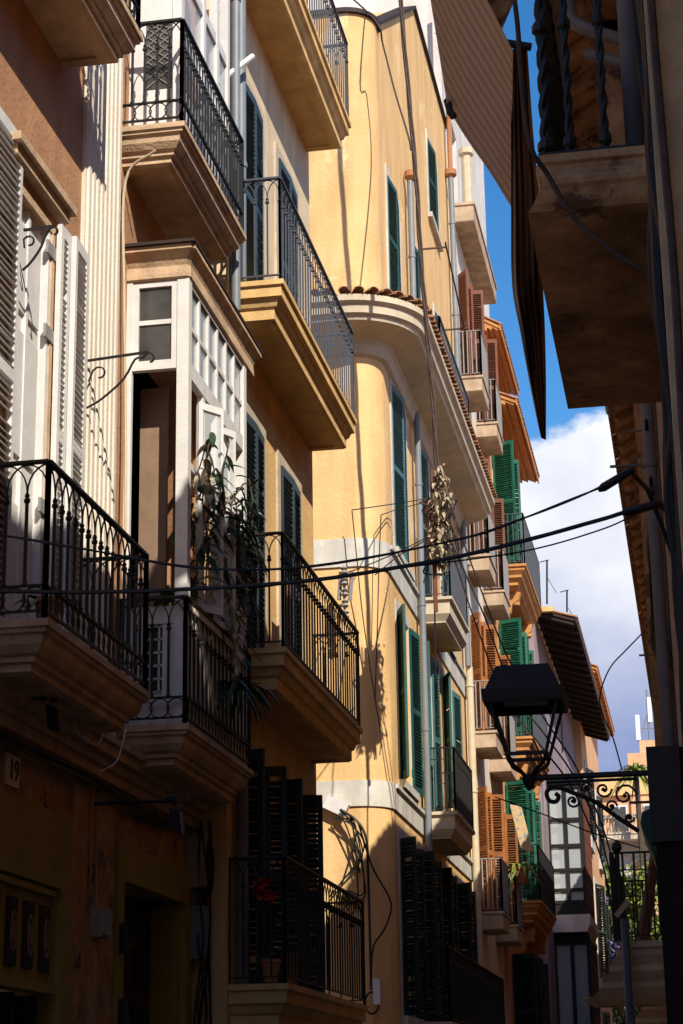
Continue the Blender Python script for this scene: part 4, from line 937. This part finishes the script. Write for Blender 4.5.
# ================================================================= OVERHEAD CABLES
def cable(pts, r, lab, m='cable', name='overhead_cable', n=6, strands=1):
    r *= .74; mb = MB(); P_ = spline(pts, n)
    if strands == 1: mb.tube(P_, r, 6)
    else:
        for s_ in range(strands):
            ph = s_*6.283/strands; mb.tube([p+Vector((math.cos(ph+i*.45), .5*math.sin(ph+i*.45), .6*math.sin(ph+i*.45)))*r*.8 for i, p in enumerate(P_)], r*.75, 5)
    return tag(mb.build(name, m, loc=P_[0]), lab, 'cable')
cable([(-4.3, 10, 4.82)]+[onY(*p, 10) for p in ((0, 535), (90, 550), (200, 568), (314, 566), (460, 539), (524, 518), (580, 496), (612, 482))], .010, 'upper thick black cable sagging across the whole street', strands=2)
cable([(-4.3, 10, 4.45)]+[onY(*p, 10) for p in ((0, 591), (100, 592), (190, 589), (314, 580), (460, 556), (571, 528), (632, 510))], .015, 'lower thick black cable bundle crossing the whole street', strands=3)
cable([onY(*p, 10.1) for p in ((255, 588), (400, 568), (520, 552), (600, 530), (640, 512))], .006, 'thin black cable just under the lower thick street cable')
cable([onY(*p, 26) for p in ((396, -60), (403, 30), (411, 120), (417, 190), (421, 260), (427, 330), (433, 400), (437, 470), (441, 500))], .035, 'twisted brown cable bundle dropping from the sky to the dry nest', m='brcable', strands=3)
cable([onY(*p, 26) for p in ((448, 500), (470, 560), (500, 640), (520, 680))]+[onY(*p, 24.5) for p in ((545, 720), (575, 765), (600, 820), (617, 875))], .015, 'uppermost slanting cable running from the nest down to the right')
cable([onY(*p, 26) for p in ((446, 505), (462, 565), (486, 620), (512, 690))]+[onY(*p, 24.5) for p in ((545, 735), (575, 778), (600, 835), (616, 900))], .015, 'middle slanting cable running from the nest down to the right')
cable([onY(*p, 26) for p in ((444, 510), (455, 560), (478, 630), (505, 700))]+[onY(*p, 23) for p in ((540, 745), (572, 788), (600, 855), (615, 925))], .015, 'lowest slanting cable running from the nest down to the right')
cable([onY(*p, 18) for p in ((655, 605), (646, 628), (628, 648), (610, 668), (600, 695), (603, 715), (613, 738), (622, 770))], .009, 'thin loose cable looping against the sky beside the dark eaves')
cable([onY(*p, 20) for p in ((495, 797), (545, 815), (590, 832), (640, 848))], .010, 'thin wire crossing in front of the glazed enclosed balcony')
cable([onX(352, 510, -4.2), onX(400, 503, -4.1), onY(436, 497, 26)], .012, 'bent service wire on rounded corner, longer of the pair')
cable([onY(352, 511, 27.7), onY(357, 560, 27.7), onY(362, 610, 27.8), onY(372, 680, 27.85), onY(382, 740, 27.85)], .012, 'long wire hanging down the rounded corner of the yellow house', m='brcable')
cable([onY(381, 515, 27.9), onY(379, 565, 27.9), onY(377, 640, 27.9), onY(375, 700, 27.9)], .012, 'shorter wire hanging down the rounded corner of the yellow house', m='brcable')
cable([onY(381, 515, 27.9), onX(402, 508, -4.1), onY(436, 500, 26)], .010, 'bent service wire on rounded corner, shorter of the pair')
cable([onY(240, 590, 26), onY(320, 580, 24.5), onY(380, 560, 25), onY(432, 535, 26)], .012, 'thin wire fanning from the nest to the ochre house')
cable([onY(375, 575, 27), onY(400, 555, 26), onY(430, 538, 25)], .012, 'short wire linking the nest to the white band of the yellow house')
cable([onX(345, 13, -5.3)+Vector((0, -1, 0)), onY(375, 20, 27.6), onY(383, 45, 27.6), onY(395, 92, 27.4), onY(408, 135, 26.5), onY(411, 150, 26.2)], .02, 'dark wire sliding off the roof edge of the yellow house', m='brcable')
# junction box with looped cables on the near wall of house 3
jb = empty('junction_box', onY(333, 812, 27.85), 'white junction box sprouting looped black cables on the sunlit yellow wall', 'junction box')
c_ = onY(334, 813, 27.8); m = MB(); m.obox(c_+Vector((-.18, .05, .10)), (.30, 0, -.15), (0, .14, 0), (.09, 0, .17)); m.build('box_body', 'white', jb)
m = MB(); random.seed(3)
for k in range(7):
    a = onY(340+random.uniform(-8, 6), 812+random.uniform(-5, 8), 27.85); b = onY(362+random.uniform(-8, 8), 860+random.uniform(-30, 40), 27.9); c = onY(340+random.uniform(-12, 25), 880+random.uniform(-30, 25), 27.9)
    m.tube(spline([a, onY(350+random.uniform(-4, 10), 826, 27.8), b, c]), .012, 5)
m.tube(spline([onY(340, 810, 27.8), onY(356, 820, 27.75), onY(366, 838, 27.8), onY(368, 870, 27.9), onY(370, 940, 27.92), onY(371, 990, 27.92)]), .02, 6)
m.tube(spline([onY(358, 822, 27.8), onY(372, 866, 27.9), onY(388, 895, 27.92), onY(391, 910, 27.92), onY(384, 930, 27.92), onY(373, 948, 27.92), onY(371, 985, 27.92)]), .014, 6)
m.tube([onY(372+7*math.cos(t_), 1003+11*math.sin(t_), 27.9) for t_ in [i*.5 for i in range(26)]], .014, 5)
m.build('looped_cables', 'cable', jb)
m = MB(); c_ = onY(377, 990, 27.9); m.box(c_.x-.05, c_.x+.05, 27.86, 27.99, c_.z-.2, c_.z+.15); tag(m.build('meter_box', 'white', loc=c_), 'small white meter box above a coil of cable low on the yellow wall', 'meter box')
# insulator ladder standing off the near wall
m = MB()
for px in (341, 352): m.tube([onY(px, 572, 27.6), onY(px-2, 600, 27.6)], .03, 6)
for i in range(5): c_ = onY(344+i*.4, 575+i*11, 27.55); m.lathe(c_, [(.02, 0), (.06, .03), (.03, .07), (.06, .1), (.02, .14)], 8)
m.tube([onY(344, 570, 27.6), onY(345, 625, 27.6)], .02, 5); tag(m.build('insulator_rack', 'iron_l', loc=onY(344, 600, 27.6)), 'rack of pale insulators on the yellow near wall behind the street cables', 'insulator')

# ================================================================= PLANTS
def leaf(mb, p, d, L, w, curl=.3):
    p, d = Vector(p), Vector(d).normalized(); up = Vector((0, 0, 1)); s_ = d.cross(up)
    if s_.length < .05: s_ = Vector((1, 0, 0))
    s_.normalize(); n = s_.cross(d); a = p; pts = []
    for i in range(5):
        t_ = i/4; c = p+d*(L*t_)-up*(curl*L*t_*t_); ww = w*math.sin(math.pi*min(.97, t_*.85+.12)); pts.append((c-s_*ww+n*.2*ww, c-n*.15*ww, c+s_*ww+n*.2*ww))
    b = len(mb.v)
    for q in pts: mb.v += [tuple(x) for x in q]
    for i in range(4):
        for j in range(2): k = b+i*3+j; mb.f.append((k, k+1, k+4, k+3))
def rd(): return Vector((random.gauss(0, 1), random.gauss(0, 1), random.gauss(0, 1))).normalized()
random.seed(11)
# climbing plant in the bay window
pl = empty('bay_plant', (-3.85, 15.3, 5.5), 'tall straggly climbing plant spilling out of the open white bay window', 'plant')
st_ = MB(); lf = MB(); dr = MB()
for k in range(15):
    y = 14.72+k*.12; P_ = [Vector((-3.9+random.uniform(-.06, .1), y+random.uniform(-.15, .15), 5.45))]
    for i in range(6): P_.append(P_[-1]+Vector((random.uniform(-.06, .11), random.uniform(-.13, .15), random.uniform(.12, .32))))
    for p in P_: p.x = min(p.x, -3.62)
    q = spline(P_, 4); st_.tube(q, .008, 4)
    for p in q:
        (lf if random.random() < .72 else dr)
        t_ = lf if random.random() < .7 else dr; leaf(t_, p, rd()+Vector((.3, 0, -.3)), random.uniform(.10, .24), random.uniform(.018, .035), .5)
st_.build('stem', 'bark', pl); lf.build('leaves', 'leafd', pl); dr.build('dry_leaves', 'dry', pl)
def tuft(name, c, n, L, w, lab, spread=.1, m='leafd', pot=None, down=.5, upb=.6):
    rt = empty(name, c, lab, 'plant'); lf = MB()
    for i in range(n):
        a = random.uniform(0, 6.28); d = Vector((math.cos(a), math.sin(a), random.uniform(-.2, upb*2))); leaf(lf, Vector(c)+Vector((random.uniform(-spread, spread), random.uniform(-spread, spread), 0)), d, L*random.uniform(.6, 1.2), w*random.uniform(.7, 1.2), down)
    lf.build('leaves', m, rt)
    if pot: p_ = MB(); p_.lathe((c[0], c[1], c[2]-pot[1]), [(pot[0]*.7, 0), (pot[0]*.95, pot[1]*.85), (pot[0]*1.08, pot[1]*.86), (pot[0]*1.08, pot[1]), (pot[0]*.9, pot[1])], 12); p_.build('pot', 'terra', rt)
    return rt
h_ = onX(238, 685, -3.68); hp = tuft('hanging_plant', tuple(h_), 34, .34, .022, 'spiky green plant hanging outside the bay balcony railing', down=.9, upb=.3)
m = MB(); m.tube(spline([h_, h_+Vector((0, -.05, .3)), h_+Vector((-.02, -.1, .65))]), .02, 5)
for i in range(30): leaf(m, h_+Vector((0, -.05, .1+random.random()*.55)), rd()+Vector((0, 0, -1)), .12, .02, .4)
m.build('dry_stem', 'dry', hp)
tuft('potted_plant', (-3.95, 11.6, 4.75), 30, .16, .03, 'small leafy green pot plant behind the lowest left balcony railing', spread=.12, m='leaf', pot=(.09, .2))
tuft('potted_plant', (-3.95, 14.62, 5.5), 26, .15, .03, 'small green plant in the near corner of the open bay window', spread=.1, m='leaf')
tuft('potted_plant', tuple(onX(520, 868, -3.75)), 44, .75, .035, 'arching spider plant in clay pot on the orange balcony', down=.8, pot=(.2, .35), m='leafy')
fl = empty('potted_plant', (-3.7, 17.0, 2.95), 'potted plant with large red flowers on the lowest balcony of the ochre house', 'plant')
c0 = onX(266, 886, -3.62); m = MB(); 
for k in range(6): m.tube(spline([(-3.68, 17.0, 2.95), Vector((-3.66, 17.0, 3.2))+rd()*.06, c0+rd()*.1]), .006, 4)
for i in range(26): leaf(m, Vector((-3.67, 17.0, random.uniform(3, 3.5))), rd(), .13, .02, .4)
m.build('stems', 'leafd', fl)
m = MB()
for k in range(5):
    c_ = c0+rd()*.08
    for i in range(10): leaf(m, c_, rd(), .085, .035, .2)
m.build('petals', 'red', fl); m = MB(); m.lathe((-3.68, 17.0, 2.67), [(.06, 0), (.085, .16), (.095, .17), (.095, .2), (.07, .2)], 12); m.build('pot', 'terra', fl)
tuft('potted_plant', (-3.75, 18.2, 3.0), 24, .12, .03, 'small pale green pot plant at the middle of the lowest ochre balcony', spread=.06, m='leaf', pot=(.08, .3), upb=1.2)
m = MB(); c_ = onX(523, 835, -3.5); m.obox(c_+Vector((-.05, 0, -.3)), (.24, 0, -.05), (0, .05, 0), (-.2, 0, .95)); tag(m.build('sunshade_sheet', 'board', loc=c_), 'cream sheet with blue spots leaning among the green shutters', 'sheet')
# dry nest hanging on the pole in the street
ns = empty('dry_plant', onY(440, 530, 26), 'withered climbing plant wrapped on a rusty pole in front of the teal shutters', 'plant')
m = MB(); m.tube([onY(432, 470, 26), onY(433, 540, 26), onY(436, 612, 26)], .03, 6); m.tube([onY(428, 500, 26), onY(430, 560, 26)], .05, 5); m.build('pole', 'redbrown', ns)
m = MB(); st_ = MB(); 
for i in range(950):
    t_ = random.random(); c_ = onY(441+random.gauss(0, 3.9 if t_ > .12 else 2.2)-2*t_, 468+t_*95, 26)+Vector((0, random.gauss(0, .12), 0)); leaf(m, c_, rd()+Vector((0, 0, -.4)), random.uniform(.04, .12), random.uniform(.012, .035), .6)
for i in range(14):
    c_ = onY(438+random.gauss(0, 4), 475+random.random()*70, 26); st_.tube(spline([c_, c_+rd()*.2, c_+rd()*.25-Vector((0, 0, .3)), c_+rd()*.2-Vector((0, 0, .6))]), .012, 4)
m.build('withered_leaves', 'dry', ns); st_.build('vines', 'bark', ns)
m = MB(); m.tube(spline([onY(427, 470, 26), onY(430, 520, 26), onY(434, 580, 26), onY(436, 700, 26)]), .012, 5); m.build('trailing_cord', 'cable', ns)
# jacaranda and greenery at the end
def tree(name, base, trunk_h, cr, cz, n, mats, lab, lsz):
    rt = empty(name, base, lab, 'tree'); b = Vector(base); tk = MB(); tops = []
    tk.tube([b, b+Vector((.1, 0, trunk_h*.5)), b+Vector((0, 0, trunk_h))], [.28, .2, .15], 8)
    cl = []
    for k in range(26):
        d = rd(); c = b+Vector((d.x*cr*random.uniform(.3, 1), d.y*cr*random.uniform(.3, 1), cz+d.z*cr*1.5*random.uniform(.3, 1))); cl.append(c)
        tk.tube(spline([b+Vector((0, 0, trunk_h)), b.lerp(c, .5)+Vector((0, 0, trunk_h*.3)), c]), .05, 4)
    tk.build('trunk', 'bark', rt)
    for nm, m_, cnt, msk in mats:
        mb = MB()
        for i in range(cnt):
            k = random.randrange(len(cl))
            if (k % 3 == 0) != msk: continue
            c = cl[k]+Vector((random.gauss(0, 1), random.gauss(0, 1), random.gauss(0, 1)))*cr*.22; leaf(mb, c, rd(), lsz*random.uniform(.6, 1.4), lsz*.35, .3)
        mb.build(nm, m_, rt)
    return rt
tree('jacaranda_tree', (-3.1, 87, 0), 4.5, 2.0, 9.0, 0, [('foliage', 'leafy', 9000, False), ('blossom', 'lilac', 9000, True)], 'jacaranda tree with lilac blossom at the far end of the street', .24)
tree('garden_tree', (-2.3, 83, 0), 2.0, 1.6, 4.6, 0, [('foliage', 'leafy', 7000, False), ('dark_foliage', 'leaf', 5000, True)], 'lower yellow green tree standing in front of the jacaranda', .22)
tree('garden_tree', (-.9, 85, 0), 3.5, 1.8, 7.4, 0, [('foliage', 'leafy', 6000, False), ('blossom', 'lilac', 6000, True)], 'leafy tree partly hidden behind the low right balcony', .24)
pc = onY(636, 772, 93.6); pt = tuft('palm_tree', tuple(pc), 60, 1.5, .08, 'bright green palm rising in front of the terrace of the far villa', m='leafy', down=.8, upb=.9, spread=.12); pt['category'] = 'tree'
m = MB(); m.tube([(pc.x+.2, 93.6, 0), (pc.x+.1, 93.6, 8), pc], [.2, .16, .13], 8); m.build('trunk', 'bark', pt)

# ================================================================= WALL FIXTURES AT STREET LEVEL
def spot(y, z, L, lab):
    rt = empty('spotlight', (F1, y, z), lab, 'spotlight'); m = MB(); m.tube([(F1+.02, y, z), (F1+.03+L*.35, y+.05, z+.01), (F1+L, y+.02, z-.0)], .014, 6); m.box(F1, F1+.03, y-.05, y+.05, z-.09, z+.09); m.build('arm', 'iron', rt)
    m = MB(); e_ = Vector((F1+L, y+.02, z)); m.tube([e_-Vector((.05, 0, -.02)), e_+Vector((.01, 0, .02)), e_+Vector((.03, 0, -.02))], .03, 8)
    m.obox(e_+Vector((-.02, -.05, -.05)), (.08, .0, -.03), (0, .10, 0), (.02, 0, -.16)); m.build('head', 'black', rt)
spot(13.75, 3.77, .62, 'black spotlight on long thin arm between the two olive doorways'); spot(11.9, 4.18, .30, 'black spotlight hanging under the nearest left balcony')
def wbox(y, z, w, h, d, m_, lab, name='junction_box'):
    m = MB(); m.box(F1+.005, F1+d, y, y+w, z, z+h); m.box(F1+d, F1+d+.012, y+.02, y+w-.02, z+.02, z+h-.02); m.tube([(F1+.03, y+w/2, z), (F1+.03, y+w/2+.02, z-1.5)], .012, 5); m.tube([(F1+.05, y+w*.3, z+h), (F1+.04, y+w*.3, z+h+.7)], .01, 5)
    tag(m.build(name, m_, loc=(F1, y, z)), lab, 'box')
wbox(13.72, 2.82, .22, .2, .12, 'box', 'small grey box on the stone pier between the olive doorways')
wbox(16.48, 3.45, .2, .5, .16, 'box', 'brown grey utility box high under the bay window'); wbox(16.5, 2.85, .2, .45, .18, 'zinc', 'pale grey electricity box below the brown utility box')
m = MB(); random.seed(5)
for k in range(8):
    y = 16.55+random.uniform(-.12, .15); P_ = [(F1+.12+random.uniform(-.04, .1), y+random.uniform(-.08, .08), z+random.uniform(-.05, .05)) for z in (4.0, 3.7, 3.3, 2.9, 2.4, 1.8, 1.2)]; m.tube(spline(P_, 4), random.uniform(.008, .016), 5)
tag(m.build('cable_bunch', 'cable', loc=(F1, 16.5, 2)), 'untidy bunch of black cables falling beside the doorway at the house joint', 'cables')
m = MB()
for k in range(6): m.tube(spline([(F1+.07+k*.012, 10.5, 3.93+random.uniform(-.04, .04)), (F1+.08, 12, 3.9+random.uniform(-.05, .03)), (F1+.07+k*.01, 13.5, 3.92+random.uniform(-.06, .03)), (F1+.08, 15, 3.88+random.uniform(-.05, .04)), (F1+.07, 16.5, 3.93)]), .012, 5)
tag(m.build('facade_cables', 'cable', loc=(F1, 13, 3.9)), 'row of dark cables running under the string course of the pink brown house', 'cables')
m = MB()
for pts in (((74, 722), (80, 735), (96, 745), (103, 735), (104, 725)), ((126, 728), (122, 745), (116, 762), (100, 772))): m.tube(spline([onX(*p, -4.1) for p in pts]), .006, 5)
tag(m.build('white_wire', 'white', loc=onX(96, 745, -4.1)), 'loose pale wire looping under the nearest left balcony', 'wire')
# house number
hn = MB(); c_ = onX(13.5, 771, F1+.02); y_, z_ = c_.y, c_.z; hn.box(F1+.002, F1+.02, y_-.12, y_+.12, z_-.1, z_+.1); np_ = tag(hn.build('house_number', 'cream', loc=(F1, y_, z_)), 'pale house number plate beside the olive shop front', 'number plate')
cu = bpy.data.curves.new('digits', 'FONT'); cu.body = '19'; cu.size = .19; cu.extrude = .003; cu.align_x = 'CENTER'; cu.align_y = 'CENTER'
tmp = bpy.data.objects.new('tmp', cu); col.objects.link(tmp); bpy.context.view_layer.update()
me = bpy.data.meshes.new_from_object(tmp); bpy.data.objects.remove(tmp); me.materials.clear(); me.materials.append(M['iron'])
o = bpy.data.objects.new('digits', me); col.objects.link(o); o.parent = np_; o.location = (.026, 0, 0); o.rotation_euler = (R(90), 0, R(90))

for o in bpy.data.objects:
    if o.parent is None and o.get('category') == 'cable': o['group'] = 'cables hung over the street'
    if o.parent is None and o.get('category') == 'house': o['group'] = 'row houses along the street'
    if o.parent is None and o.name.startswith('potted_plant'): o['group'] = 'potted plants on the balconies'
